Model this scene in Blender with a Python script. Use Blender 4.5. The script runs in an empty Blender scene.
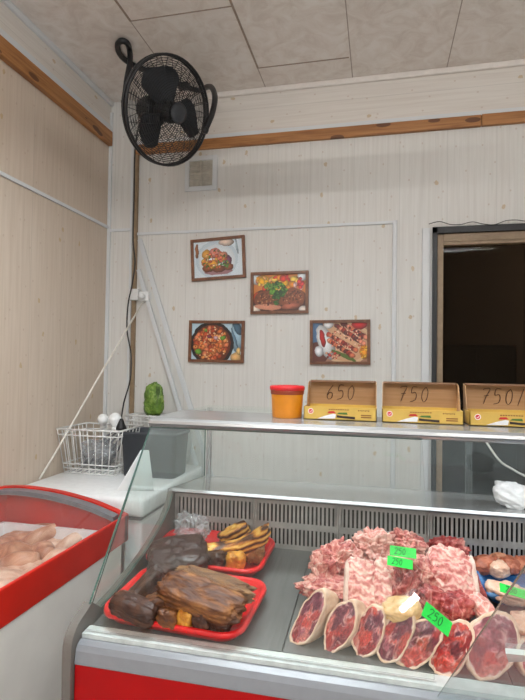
import bpy, bmesh, math, random
from mathutils import Vector, Matrix, noise, Euler
C = bpy.context.scene.collection
rad = math.radians
# ------------------------------------------------------------------ camera frame (focal length in pixels of the 525x700 frame)
F_PX, YAW, PITCH, ROLL, EYE = 510.0, rad(12.9), rad(1.4), rad(-.85), 1.5
fw = Vector((-math.sin(YAW)*math.cos(PITCH), math.cos(YAW)*math.cos(PITCH), math.sin(PITCH)))
r0 = Vector((math.cos(YAW), math.sin(YAW), 0)); u0 = r0.cross(fw)
rt = r0*math.cos(ROLL) - u0*math.sin(ROLL); up = r0*math.sin(ROLL) + u0*math.cos(ROLL)
def at(px, py, **k):
    d = fw + rt*((px-262.5)/F_PX) + up*(-(py-350)/F_PX)
    (a, v), = k.items(); i = 'xyz'.index(a); o = Vector((0, 0, EYE))
    return o + d*((v-o[i])/d[i])
cd = bpy.data.cameras.new('camera'); cam = bpy.data.objects.new('camera', cd); C.objects.link(cam)
cam.matrix_world = Matrix(((rt.x, up.x, -fw.x, 0), (rt.y, up.y, -fw.y, 0), (rt.z, up.z, -fw.z, EYE), (0, 0, 0, 1)))
cd.sensor_fit = 'VERTICAL'; cd.sensor_height = 24; cd.lens = F_PX/700*24; cd.clip_start = .02
bpy.context.scene.camera = cam

# ------------------------------------------------------------------ materials
def lin(c):
    return tuple(((v/255)/12.92 if v/255 <= .04045 else ((v/255+.055)/1.055)**2.4) for v in c[:3])
def col4(c): return (*lin(c), 1)
class N:
    def __init__(s, name):
        s.m = bpy.data.materials.new(name); s.m.use_nodes = True; s.t = s.m.node_tree; s.n = s.t.nodes
        s.b = s.n['Principled BSDF']
    def add(s, typ, **k):
        n = s.n.new(typ)
        for a, v in k.items():
            if hasattr(n, a) and a not in n.inputs: setattr(n, a, v)
            else: s.set(n, a, v)
        return n
    def set(s, n, key, v):
        if isinstance(v, bpy.types.NodeSocket): s.t.links.new(v, n.inputs[key])
        else: n.inputs[key].default_value = v
    def math(s, op, a, b=None, c=None, clamp=False):
        n = s.n.new('ShaderNodeMath'); n.operation = op; n.use_clamp = clamp
        for i, v in enumerate((a, b, c)):
            if v is not None: s.set(n, i, v)
        return n.outputs[0]
    def mix(s, f, a, b, mode='MIX'):
        n = s.n.new('ShaderNodeMix'); n.data_type = 'RGBA'; n.blend_type = mode
        s.set(n, 0, f); s.set(n, 6, a if isinstance(a, bpy.types.NodeSocket) else col4(a)); s.set(n, 7, b if isinstance(b, bpy.types.NodeSocket) else col4(b))
        return n.outputs[2]
    def ramp(s, f, stops, interp='LINEAR'):
        n = s.n.new('ShaderNodeValToRGB'); cr = n.color_ramp; cr.interpolation = interp
        while len(cr.elements) < len(stops): cr.elements.new(.5)
        for e, (p, c) in zip(cr.elements, stops):
            e.position = p; e.color = col4(c) if len(c) == 3 else c
        s.t.links.new(f, n.inputs[0]); return n.outputs[0]
    def pos(s): return s.n.new('ShaderNodeNewGeometry').outputs['Position']
    def obj(s): return s.n.new('ShaderNodeTexCoord').outputs['Object']
    def scale(s, v, sc):
        n = s.n.new('ShaderNodeVectorMath'); n.operation = 'MULTIPLY'; s.t.links.new(v, n.inputs[0]); n.inputs[1].default_value = sc; return n.outputs[0]
    def noise(s, v, scale, detail=3, rough=.55, dist=0):
        return s.add('ShaderNodeTexNoise', Vector=v, Scale=scale, Detail=detail, Roughness=rough, Distortion=dist).outputs[0]
    def bump(s, h, strength=.3, dist=.01):
        n = s.n.new('ShaderNodeBump'); n.inputs['Strength'].default_value = strength; n.inputs['Distance'].default_value = dist
        s.t.links.new(h, n.inputs['Height']); s.t.links.new(n.outputs[0], s.b.inputs['Normal'])
    def fin(s, color=None, rough=.5, metal=0, spec=.5):
        if color is not None:
            s.set(s.b, 'Base Color', color if isinstance(color, bpy.types.NodeSocket) else col4(color))
        s.set(s.b, 'Roughness', rough); s.set(s.b, 'Metallic', metal); s.set(s.b, 'Specular IOR Level', spec); return s.m
M = {}
def plain(name, c, rough=.5, metal=0, spec=.5, vary=.06, scale=30):
    k = N(name); n = k.noise(k.obj(), scale, 3)
    a = tuple(max(0, v*(1-vary)) for v in c); b = tuple(min(255, v*(1+vary)) for v in c)
    M[name] = k.fin(k.ramp(n, [(.3, a), (.7, b)]), rough, metal, spec)
def panels(name, base, dark, warm, lying=False):                      # whitewashed wood-grain wall panels with knots
    k = N(name); p = k.pos(); sx = k.add('ShaderNodeSeparateXYZ', Vector=p)
    u = k.math('ADD', sx.outputs[0], sx.outputs[1]); z = sx.outputs[2]
    if lying: u, z = z, u
    cv = k.add('ShaderNodeCombineXYZ', X=u, Y=z).outputs[0]
    g = k.noise(k.scale(cv, (60, 2.2, 1)), 1, 4, .6, .4)
    c = k.ramp(g, [(.3, dark), (.62, base)])
    g2 = k.noise(k.scale(cv, (5, 1.2, 1)), 1, 3)
    c = k.mix(k.math('MULTIPLY', g2, .35), c, warm)
    for per, wd, st in ((.0625, .05, .08), (.25, .016, .16)):
        f = k.math('FRACT', k.math('DIVIDE', u, per))
        l = k.math('LESS_THAN', f, wd); c = k.mix(k.math('MULTIPLY', l, st), c, tuple(v*.72 for v in dark))
    v = k.add('ShaderNodeTexVoronoi', voronoi_dimensions='2D', Vector=k.scale(cv, (6.5, 4.2, 1)), Scale=1.0, Randomness=1.0)
    kn = k.noise(k.scale(cv, (60, 60, 1)), 1, 2)
    d = k.math('ADD', v.outputs['Distance'], k.math('MULTIPLY', k.math('SUBTRACT', kn, .5), .1))
    m = k.math('LESS_THAN', d, .055)
    pick = k.add('ShaderNodeSeparateXYZ', Vector=v.outputs['Color']).outputs[0]
    m = k.math('MULTIPLY', m, k.math('GREATER_THAN', pick, .66))
    c = k.mix(k.math('MULTIPLY', m, .6), c, (186, 156, 104))
    v2 = k.add('ShaderNodeTexVoronoi', voronoi_dimensions='2D', Vector=k.scale(cv, (9, 7, 1)), Scale=1.0)
    m2 = k.math('LESS_THAN', v2.outputs['Distance'], .04)
    c = k.mix(k.math('MULTIPLY', m2, .35), c, (170, 140, 118))
    k.bump(g, .05, .002)
    M[name] = k.fin(c, .42, 0, .35)
panels('panel_back', (219, 219, 216), (207, 206, 202), (214, 206, 196))
panels('panel_band', (222, 218, 212), (210, 204, 197), (214, 204, 192), True)
panels('panel_left', (212, 198, 183), (199, 183, 166), (198, 176, 152))  # same panels as the back wall; warm light is put into the tan tint
k = N('ceiling'); p = k.pos(); sx = k.add('ShaderNodeSeparateXYZ', Vector=p)
c = k.ramp(k.noise(p, 9, 5, .65, 1.2), [(.35, (222, 213, 205)), (.5, (233, 226, 219)), (.65, (240, 235, 230))])
f = k.math('FRACT', k.math('DIVIDE', k.math('ADD', sx.outputs[0], 1.176), .506))
l = k.math('LESS_THAN', f, .011); c = k.mix(k.math('MULTIPLY', l, .8), c, (150, 132, 118))
M['ceiling'] = k.fin(c, .5)
k = N('pine'); o = k.pos(); g = k.noise(k.scale(o, (1.5, 1.5, 40)), 1, 5, .6, 1.5)
c = k.ramp(g, [(.3, (134, 86, 46)), (.5, (166, 114, 66)), (.7, (184, 132, 82))])
v = k.add('ShaderNodeTexVoronoi', Vector=k.scale(o, (5, 5, 14)), Scale=1.0)
c = k.mix(k.math('MULTIPLY', k.math('LESS_THAN', v.outputs['Distance'], .2), .85), c, (84, 46, 22))
M['pine'] = k.fin(c, .5)
k = N('frame_wood'); g = k.noise(k.scale(k.obj(), (20, 20, 20)), 2, 4)
M['frame_wood'] = k.fin(k.ramp(g, [(.3, (92, 56, 36)), (.7, (128, 82, 54))]), .4)
k = N('steel'); o = k.obj(); g = k.noise(k.scale(o, (3, 90, 90)), 1, 3)
M['steel'] = k.fin(k.ramp(g, [(.3, (166, 167, 167)), (.7, (186, 187, 187))]), .26, .6)
k = N('deck_steel'); o = k.pos(); g = k.noise(k.scale(o, (70, 4, 4)), 1, 3); g2 = k.noise(o, 9, 4)
c = k.mix(k.math('MULTIPLY', g2, .5), k.ramp(g, [(.3, (118, 119, 117)), (.7, (136, 137, 135))]), (102, 103, 102))
M['deck_steel'] = k.fin(c, .34, .45)
k = N('ledge_steel'); o = k.pos(); g = k.noise(k.scale(o, (3, 40, 40)), 1, 3)
M['ledge_steel'] = k.fin(k.ramp(g, [(.3, (172, 174, 174)), (.7, (188, 190, 190))]), .2, .5)
plain('grille_steel', (164, 162, 158), .45, .3)
plain('rail_alu', (214, 222, 220), .35, .15)
plain('white_trim', (212, 215, 217), .4, vary=.008, scale=6)
plain('white_plastic', (232, 233, 233), .35, vary=.02)
plain('bumper_white', (138, 142, 148), .3, vary=.02)
plain('white_enamel', (240, 243, 245), .18, vary=.02)
plain('cream_enamel', (246, 242, 236), .32, vary=.03, scale=4)
plain('red_plastic', (206, 38, 26), .33, vary=.05, scale=6)
plain('red_panel', (168, 5, 8), .4, 0, .2, vary=.05, scale=3)
plain('tray_red', (214, 30, 32), .28, vary=.06)
plain('grey_plastic', (112, 108, 103), .5, vary=.05, scale=8)
plain('gasket_grey', (120, 122, 126), .4)
plain('black_plastic', (30, 31, 34), .42)
plain('blade_black', (58, 62, 68), .4)
plain('cable_black', (24, 24, 26), .5)
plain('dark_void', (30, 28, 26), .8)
plain('dark_grey', (58, 62, 68), .55)
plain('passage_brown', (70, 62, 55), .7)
plain('seam_brown', (158, 142, 128), .7)
plain('cornice', (222, 216, 210), .45, vary=.02)
plain('floor_tile', (196, 190, 182), .4, scale=5)
plain('vent_slat', (196, 190, 178), .5)
plain('lid_red', (205, 30, 36), .32)
plain('orange_plastic', (226, 140, 22), .35, vary=.05, scale=12)
plain('label_red', (150, 60, 28), .4)
plain('carton_yellow', (204, 168, 80), .5, vary=.03)
plain('marker_brown', (74, 50, 36), .7)
plain('knife_white', (232, 232, 234), .3)
plain('print_black', (44, 32, 28), .6)
plain('print_red', (196, 34, 34), .5)
plain('print_green', (70, 110, 40), .5)
plain('print_brown', (128, 80, 30), .5)
plain('tag_green', (34, 214, 76), .45, vary=.05)
plain('tag_ink', (14, 96, 44), .6)
plain('rope_white', (228, 224, 216), .6)
plain('wire_white', (230, 230, 228), .4)
plain('bone', (226, 196, 178), .35)
plain('tan_wood', (146, 124, 98), .5)
plain('white_glossy', (240, 242, 242), .2, vary=.01)
k = N('carton'); o = k.obj(); g = k.noise(k.scale(o, (6, 6, 160)), 1, 3); g2 = k.noise(o, 14, 3)
M['carton'] = k.fin(k.mix(k.math('MULTIPLY', g2, .4), k.ramp(g, [(.3, (172, 136, 100)), (.7, (188, 152, 116))]), (160, 124, 88)), .75, 0, .2)
plain('carton_dark', (112, 78, 52), .8, vary=.08)
# meats
def meat(name, stops, scale, rough=.34, dist=1.2, bump=.35, detail=5, stretch=(1, 1, 1), fat=None):
    k = N(name); o = k.scale(k.obj(), stretch)
    n = k.noise(o, scale, detail, .62, dist)
    if name.startswith('pork'): stops = [(p_, (c_[0]*.95, c_[1]*.91, c_[2]*.90)) for p_, c_ in stops]
    c = k.ramp(n, stops)
    if fat:
        v = k.add('ShaderNodeTexVoronoi', feature='DISTANCE_TO_EDGE', Vector=k.scale(k.add('ShaderNodeVectorMath', operation='ADD').outputs[0], (1, 1, 1)) if False else o, Scale=fat[0])
        wob = k.noise(o, scale*1.5, 3)
        e = k.math('ADD', v.outputs['Distance'], k.math('MULTIPLY', k.math('SUBTRACT', wob, .5), .22))
        c = k.mix(k.math('MULTIPLY', k.math('LESS_THAN', e, fat[1]), fat[2]), c, fat[3])
    h = k.noise(o, scale*2.2, 4)
    k.bump(h, bump, .006)
    M[name] = k.fin(c, rough, 0, .5)
meat('pork', [(.28, (128, 46, 48)), (.42, (184, 92, 88)), (.52, (214, 140, 130)), (.62, (232, 186, 172)), (.75, (242, 218, 204))], 34, fat=(26, .03, .4, (240, 212, 198)))
meat('pork_red', [(.3, (104, 28, 34)), (.46, (164, 62, 62)), (.58, (196, 106, 100)), (.72, (232, 186, 174))], 30, fat=(22, .02, .35, (226, 176, 164)))
meat('pork_pale', [(.28, (186, 104, 98)), (.42, (220, 152, 142)), (.55, (236, 190, 178)), (.7, (244, 220, 206))], 34, fat=(28, .04, .4, (244, 224, 212)))
meat('pork_fat', [(.3, (224, 198, 184)), (.6, (242, 228, 216))], 20)
meat('skin', [(.3, (206, 166, 138)), (.45, (226, 194, 166)), (.6, (236, 212, 192)), (.75, (240, 222, 208))], 22, rough=.4, bump=.3)
meat('skin_tan', [(.3, (196, 152, 98)), (.5, (216, 178, 124)), (.7, (230, 200, 156))], 14, rough=.35, bump=.12)
meat('smoked', [(.28, (40, 22, 14)), (.42, (82, 46, 24)), (.54, (120, 74, 36)), (.66, (152, 102, 52)), (.8, (192, 148, 84))], 16, stretch=(.6, 1.6, 1.6), rough=.5, bump=.5)
meat('smoked_light', [(.28, (64, 38, 22)), (.45, (112, 74, 40)), (.6, (146, 104, 60)), (.75, (180, 140, 92))], 18, stretch=(.5, 1.8, 1.8), rough=.5, bump=.45)
meat('smoked_dark', [(.3, (36, 22, 16)), (.5, (66, 40, 28)), (.66, (98, 62, 40)), (.8, (136, 94, 60))], 14, rough=.42, bump=.5)
meat('smoked_black', [(.3, (40, 22, 17)), (.55, (60, 36, 28)), (.75, (86, 56, 42))], 9, rough=.38, bump=.4)
meat('smoked_yellow', [(.25, (110, 56, 14)), (.42, (182, 116, 32)), (.6, (218, 160, 58)), (.75, (232, 190, 100))], 22, rough=.3, bump=.4)
k = N('rib_meat'); o = k.obj(); w = k.add('ShaderNodeTexWave', Vector=o, Scale=15.0, Distortion=9.0, Detail=3.0, bands_direction='Y'); w.inputs['Detail Scale'].default_value = 3.0; n = k.noise(o, 45, 4, .6, 1)
k.bump(k.noise(o, 80, 3), .35, .005)
M['rib_meat'] = k.fin(k.ramp(k.math('ADD', k.math('MULTIPLY', w.outputs[1], .26), k.math('MULTIPLY', n, .74)), [(.2, (168, 74, 72)), (.4, (208, 132, 124)), (.56, (228, 178, 166)), (.72, (240, 214, 200))]), .34)
k = N('smoked_rib'); o = k.obj(); w = k.add('ShaderNodeTexWave', Vector=o, Scale=18.0, Distortion=3.0, Detail=3.0, bands_direction='Z'); n = k.noise(o, 40, 3)
M['smoked_rib'] = k.fin(k.ramp(k.math('ADD', k.math('MULTIPLY', w.outputs[1], .7), k.math('MULTIPLY', n, .3)), [(.2, (72, 36, 16)), (.45, (168, 100, 30)), (.7, (214, 156, 60)), (.9, (228, 186, 100))]), .32)
meat('chicken', [(.28, (190, 132, 108)), (.45, (216, 174, 148)), (.6, (232, 204, 182)), (.75, (240, 222, 206))], 9, rough=.35, bump=.15)
meat('chicken_brown', [(.28, (150, 90, 66)), (.45, (184, 128, 98)), (.65, (216, 172, 142))], 10, rough=.35, bump=.15)
meat('giblet', [(.3, (132, 62, 40)), (.5, (182, 106, 78)), (.7, (214, 150, 122))], 18, rough=.28, bump=.15)
meat('green_film', [(.3, (62, 92, 30)), (.5, (98, 132, 48)), (.7, (150, 172, 92))], 26, rough=.3, bump=.5)
k = N('clear_bag'); o = k.obj(); h = k.noise(o, 26, 4, .6, 1.5); k.bump(h, .8, .01); k.fin(k.ramp(h, [(.3, (150, 156, 160)), (.6, (214, 218, 222))]), .12, 0, .6)
tr = k.n.new('ShaderNodeBsdfTransparent'); mx = k.n.new('ShaderNodeMixShader'); k.t.links.new(k.math('ADD', .12, k.math('MULTIPLY', h, .55)), mx.inputs[0]); k.t.links.new(tr.outputs[0], mx.inputs[1]); k.t.links.new(k.b.outputs[0], mx.inputs[2]); k.t.links.new(mx.outputs[0], k.n['Material Output'].inputs[0]); M['clear_bag'] = k.m
meat('blue_film', [(.3, (28, 78, 132)), (.5, (52, 108, 168)), (.7, (104, 154, 200))], 14, rough=.22, bump=.6)
def glass(name, tint, haze, hazecol=(225, 235, 235), refl=1.0):
    k = N(name); n = k.n; t = k.t; n.remove(k.b); out = n['Material Output']
    tr = n.new('ShaderNodeBsdfTransparent'); tr.inputs[0].default_value = col4(tint)
    gl = n.new('ShaderNodeBsdfGlossy'); gl.inputs['Roughness'].default_value = .02; gl.inputs[0].default_value = (.9, .95, .95, 1)
    lw = n.new('ShaderNodeLayerWeight'); lw.inputs[0].default_value = .5
    frs = k.math('MULTIPLY', k.math('ADD', .035, k.math('MULTIPLY', k.math('POWER', lw.outputs['Facing'], 5.0), .9)), refl)
    m1 = n.new('ShaderNodeMixShader'); t.links.new(frs, m1.inputs[0]); t.links.new(tr.outputs[0], m1.inputs[1]); t.links.new(gl.outputs[0], m1.inputs[2])
    df = n.new('ShaderNodeBsdfDiffuse'); df.inputs[0].default_value = col4(hazecol)
    m2 = n.new('ShaderNodeMixShader')
    sm = k.noise(k.pos(), 4.5, 4, .6, 1.5)                      # dust and wiping smears on the panes; in door_glass it lifts the black passage
    f = k.math('MULTIPLY', k.math('MULTIPLY', sm, 2.0), haze); t.links.new(f, m2.inputs[0])
    t.links.new(m1.outputs[0], m2.inputs[1]); t.links.new(df.outputs[0], m2.inputs[2]); t.links.new(m2.outputs[0], out.inputs[0]); M[name] = k.m
glass('glass_front', (254, 255, 254), .006, refl=.6)
glass('glass_side', (250, 254, 253), .05)
glass('glass_open', (250, 254, 254), .10, refl=.5)
glass('glass_rear', (252, 253, 253), .03)
glass('glass_lid', (252, 250, 250), .05, refl=.6)
glass('door_glass', (200, 188, 174), .10, (64, 57, 49), refl=.03)  # brown haze painted in to stand for faint light in the passage
plain('glass_edge', (70, 98, 90), .2)
k = N('paint'); a = k.add('ShaderNodeVertexColor', layer_name='col'); M['paint'] = k.fin(a.outputs[0], .35)
k = N('cut_paint'); a = k.add('ShaderNodeVertexColor', layer_name='col'); h = k.noise(k.obj(), 120, 3); k.bump(h, .3, .004); M['cut_paint'] = k.fin(a.outputs[0], .3)
k = N('tube_lit'); k.set(k.b, 'Emission Color', (1, .975, .945, 1)); k.set(k.b, 'Emission Strength', 150.0); M['tube_lit'] = k.fin((250, 250, 250), .5)

for nm_, st_, cc_ in (('panel_lit', 58.0, (.86, .95, 1, 1)), ('led_lit', 19.0, (.88, .96, 1, 1)), ('added_lamp_lit', 350.0, (1, .9, .78, 1))):
    k = N(nm_); k.set(k.b, 'Emission Color', cc_); k.set(k.b, 'Emission Strength', st_); M[nm_] = k.fin((250, 250, 250), .5)
# ------------------------------------------------------------------ mesh helpers
def obj(name, bm, mats, parent=None, smooth=False, loc=None):
    me = bpy.data.meshes.new(name); bm.normal_update(); bm.to_mesh(me); bm.free()
    for m in (mats if isinstance(mats, (list, tuple)) else [mats]): me.materials.append(M[m])
    if smooth:
        for p in me.polygons: p.use_smooth = True
    o = bpy.data.objects.new(name, me); C.objects.link(o)
    if parent: o.parent = parent
    if loc is not None: o.location = loc
    return o
def tag(o, label, cat=None, group=None):
    o['label'] = label
    if cat: o['category'] = cat
    if group: o['group'] = group
    return o
def thing(name, label, cat, loc=(0, 0, 0), rot=(0, 0, 0), group=None):
    o = bpy.data.objects.new(name, None); C.objects.link(o); o.location = loc; o.rotation_euler = rot; o.empty_display_size = .05
    return tag(o, label, cat, group)
def struct(name, bm, m, parent=None, smooth=False):
    o = obj(name, bm, m, parent, smooth)
    if not parent: o['kind'] = 'structure'
    return o
def B(): return bmesh.new()
def box(bm, x0, y0, z0, x1, y1, z1, bev=0, mi=0, mat=None):
    r = bmesh.ops.create_cube(bm, size=1); vs = r['verts']
    for v in vs: v.co = Vector(((x0+x1)/2+v.co.x*(x1-x0), (y0+y1)/2+v.co.y*(y1-y0), (z0+z1)/2+v.co.z*(z1-z0)))
    fs = {f for v in vs for f in v.link_faces}
    if bev:
        es = {e for v in vs for e in v.link_edges}
        r = bmesh.ops.bevel(bm, geom=list(es), offset=bev, segments=2, affect='EDGES', profile=.5)
        fs = set(r['faces']) | {f for f in fs if f.is_valid}; vs = list({v for f in fs for v in f.verts})
    for f in fs: f.material_index = mi
    if mat:
        for v in vs: v.co = mat @ v.co
    return bm
def abox(*a, **k): return box(B(), *a, **k)
def prism(bm, pts, off, mi=0, mi_edge=None):
    off = Vector(off); a = [bm.verts.new(Vector(p)) for p in pts]; b = [bm.verts.new(Vector(p)+off) for p in pts]; n = len(pts)
    fs = [bm.faces.new(a[::-1]), bm.faces.new(b)]
    for f in fs: f.material_index = mi
    for i in range(n):
        f = bm.faces.new((a[i], a[(i+1) % n], b[(i+1) % n], b[i])); f.material_index = mi if mi_edge is None else mi_edge
    bmesh.ops.recalc_face_normals(bm, faces=bm.faces[:]); return bm
def catmull(P, n=6, closed=False):
    P = [Vector(p) for p in P]; out = []; m = len(P)
    for i in range(m if closed else m-1):
        g = lambda j: P[j % m] if closed else P[max(0, min(m-1, j))]
        a, b, c, d = g(i-1), g(i), g(i+1), g(i+2)
        for q in range(n):
            t = q/n; out.append(.5*((2*b)+(c-a)*t+(2*a-5*b+4*c-d)*t*t+(3*b-a-3*c+d)*t**3))
    if not closed: out.append(P[-1])
    return out
def tube(bm, pts, r, seg=8, closed=False, mi=0):
    pts = [Vector(p) for p in pts]; n = len(pts); rings = []; ref = None
    for i, p in enumerate(pts):
        if closed: t = (pts[(i+1) % n]-pts[i-1])
        else: t = pts[min(i+1, n-1)]-pts[max(i-1, 0)]
        t.normalize()
        if ref is None:
            ref = Vector((0, 0, 1)) if abs(t.z) < .9 else Vector((1, 0, 0))
        ref = (ref - t*ref.dot(t)).normalized(); b = t.cross(ref)
        rr = r[i] if isinstance(r, (list, tuple)) else r
        rings.append([bm.verts.new(p+ref*math.cos(2*math.pi*j/seg)*rr+b*math.sin(2*math.pi*j/seg)*rr) for j in range(seg)])
    for i in range(n if closed else n-1):
        A, Bq = rings[i], rings[(i+1) % n]
        for j in range(seg):
            f = bm.faces.new((A[j], A[(j+1) % seg], Bq[(j+1) % seg], Bq[j])); f.material_index = mi
    if not closed: bm.faces.new(rings[0][::-1]).material_index = mi; bm.faces.new(rings[-1]).material_index = mi
    return bm
def lathe(bm, prof, seg=32, mi=0, mat=None):
    rings = []
    for r, z in prof:
        rings.append([bm.verts.new((r*math.cos(2*math.pi*j/seg), r*math.sin(2*math.pi*j/seg), z)) for j in range(seg)])
    for A, Bq in zip(rings, rings[1:]):
        for j in range(seg): bm.faces.new((A[j], A[(j+1) % seg], Bq[(j+1) % seg], Bq[j])).material_index = mi
    bm.faces.new(rings[0][::-1]).material_index = mi; bm.faces.new(rings[-1]).material_index = mi
    if mat:
        for R_ in rings:
            for v in R_: v.co = mat @ v.co
    return bm
def fbm(p, seed, oct=3):
    s = 0; a = 1; q = p + Vector((seed*17.3, seed*7.1, seed*3.7))
    for _ in range(oct): s += a*noise.noise(q); q = q*2.1; a *= .5
    return s
def chunk_bm(size, p=2.6, amp=.12, freq=2.0, seed=1, sub=5, taper=0, bend=0, ridge=0, ridge_n=6, twist=0, oct=4, axis='x', crease=0, cf=2.2):
    bm = B(); bmesh.ops.create_icosphere(bm, subdivisions=sub, radius=1); s = Vector(size)/2; mn = min(s)
    for v in bm.verts:
        d = v.co.normalized()
        k_ = (abs(d.x)**p+abs(d.y)**p+abs(d.z)**p)**(-1/p); q = d*k_
        q *= 1 + amp*fbm(d*freq, seed, oct)
        if crease: q *= 1 + crease*(abs(noise.noise(d*cf+Vector((seed*2.3, seed*5.1, seed))))*1.8-.5) + crease*.6*(abs(noise.noise(d*cf*2.3+Vector((seed*1.3, seed*3.1, seed))))*1.8-.5)
        t = 1 - taper*q.x; q.y *= t; q.z *= t
        if ridge: q.z += ridge*math.sin((q.x if axis == 'x' else q.y+.25*q.x)*math.pi*ridge_n*.5)*(1 if q.z > 0 else .4)
        c = Vector((q.x*s.x, q.y*s.y, q.z*s.z))
        if twist:
            a = twist*q.x; c.y, c.z = c.y*math.cos(a)-c.z*math.sin(a), c.y*math.sin(a)+c.z*math.cos(a)
        c.z += bend*(q.x*q.x-.4)*s.x
        v.co = c
    return bm
def chunk(name, mat, label, cat, loc, size, rot=(0, 0, 0), parent=None, group=None, **k):
    o = obj(name, chunk_bm(size, **k), mat, parent, True, Vector(loc)); o.rotation_euler = [rad(a) for a in rot]
    if label: tag(o, label, cat, group)
    return o
def rrect(hx, hy, r, n=6):
    pts = []
    for cx, cy, a0 in ((hx-r, hy-r, 0), (-hx+r, hy-r, 90), (-hx+r, -hy+r, 180), (hx-r, -hy+r, 270)):
        for i in range(n+1):
            a = rad(a0+90*i/n); pts.append((cx+r*math.cos(a), cy+r*math.sin(a)))
    return pts
def tray_bm(hx, hy, h, r=.05, wob=0, seed=1, lip=.012):
    bm = B(); rings = []
    for dx, z in ((-.03, 0), (-.012, .004), (0, h), (lip*.5, h+.005), (lip, h+.003), (lip*1.15, h-.006), (lip*.9, h-.006), (.006, h-.008), (-.006, 0.0), (-.03, -.004)):
        R_ = []
        for x, y in rrect(hx+dx, hy+dx, r+dx*.6):
            v = Vector((x, y, z))
            if wob and z > .004: v += Vector((fbm(v*18, seed), fbm(v*18, seed+5), fbm(v*14, seed+9)*1.2))*wob
            R_.append(bm.verts.new(v))
        rings.append(R_)
    n = len(rings[0])
    for A, Bq in zip(rings, rings[1:]):
        for j in range(n): bm.faces.new((A[j], A[(j+1) % n], Bq[(j+1) % n], Bq[j]))
    bm.faces.new(rings[0]); bm.faces.new(rings[-1][::-1]); bmesh.ops.recalc_face_normals(bm, faces=bm.faces[:]); return bm

# ------------------------------------------------------------------ the room
WB, WL, CZ = 2.9, -1.66, 3.12
DX0, DX1, DZ = .285, 1.25, 2.235                                         # doorway in the back wall
bm = B(); box(bm, WL-.1, WB, 0, DX0, WB+.1, CZ); box(bm, DX1, WB, 0, 2.7, WB+.1, CZ); box(bm, DX0, WB, DZ, DX1, WB+.1, CZ); struct('wall_back', bm, 'panel_back')
struct('wall_left', abox(WL-.1, -2.2, 0, WL, WB, CZ), 'panel_left')
struct('wall_right', abox(2.6, 1.2, 0, 2.7, WB, CZ), 'panel_left')
struct('ceiling', abox(WL-.1, -2.2, CZ, 2.7, WB+.1, CZ+.05), 'ceiling')
struct('floor', abox(WL-.1, -.5, -.05, 2.7, 4.6, 0), 'floor_tile')
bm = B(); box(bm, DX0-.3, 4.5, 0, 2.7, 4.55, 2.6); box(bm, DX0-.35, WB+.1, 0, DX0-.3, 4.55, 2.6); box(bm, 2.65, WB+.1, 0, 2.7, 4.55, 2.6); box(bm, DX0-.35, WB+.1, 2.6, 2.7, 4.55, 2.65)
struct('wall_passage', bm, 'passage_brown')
bm = B(); box(bm, -.669, 2.684, CZ-.002, -.17, 2.692, CZ); box(bm, -1.17, 2.186, CZ-.002, -.669, 2.192, CZ); box(bm, -.67, 1.6, CZ-.003, -.66, 2.69, CZ); box(bm, -1.176, 1.6, CZ-.003, -1.166, 2.19, CZ); struct('trim_14', bm, 'seam_brown')
# pipe boxing in the corner
bm = B(); box(bm, WL, 2.872, 0, -1.495, WB, CZ); struct('trim_1', bm, 'panel_back')
bm = B(); box(bm, WL, 2.86, 0, WL+.02, 2.872, 3.05); box(bm, -1.508, 2.866, 0, -1.494, 2.878, 2.86); struct('trim_2', bm, 'white_trim')
bm = B(); box(bm, -1.494, 2.88, 0, -1.470, 2.899, 2.78); struct('trim_3', bm, 'tan_wood')
# lying boards above the rails
bm = B(); box(bm, -1.49, WB-.005, 2.866, 2.6, WB, CZ); struct('trim_15', bm, 'panel_band')
bm = B(); box(bm, WL, -2.2, 2.962, WL+.005, 2.87, CZ); struct('trim_16', bm, 'panel_band')
# cornices
bm = B(); box(bm, -1.495, WB-.022, CZ-.034, 2.6, WB, CZ, .008); struct('trim_4', bm, 'cornice')
bm = B(); box(bm, WL, -2.2, CZ-.03, WL+.022, 2.87, CZ, .006); struct('trim_5', bm, 'white_trim')
# strips above and below the rails
bm = B(); box(bm, -1.49, WB-.012, 2.842, 2.6, WB, 2.866); struct('trim_6', bm, 'white_trim')
bm = B(); box(bm, WL, -2.2, 2.925, WL+.016, 2.86, 2.962); struct('trim_7', bm, 'white_trim')
# pine rails
bm = B(); box(bm, -1.495, WB-.024, 2.78, .52, WB, 2.84, .003); box(bm, .523, WB-.024, 2.781, 2.6, WB, 2.842, .003); struct('trim_8', bm, 'pine')
bm = B(); box(bm, WL, -2.2, 2.835, WL+.028, 2.855, 2.922, .003); struct('trim_9', bm, 'pine')
# cable ducts round the room
bm = B(); box(bm, -1.49, WB-.012, 2.278, .082, WB, 2.294, .002); struct('trim_10', bm, 'white_trim')
bm = B(); box(bm, WL, -2.2, 2.318, WL+.012, 2.86, 2.336, .002); box(bm, WL, 2.862, 2.3, -1.495, 2.872, 2.316); struct('trim_11', bm, 'white_trim')
bm = B(); box(bm, .066, WB-.014, 0, .09, WB, 2.296, .003); struct('trim_12', bm, 'white_trim')
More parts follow.
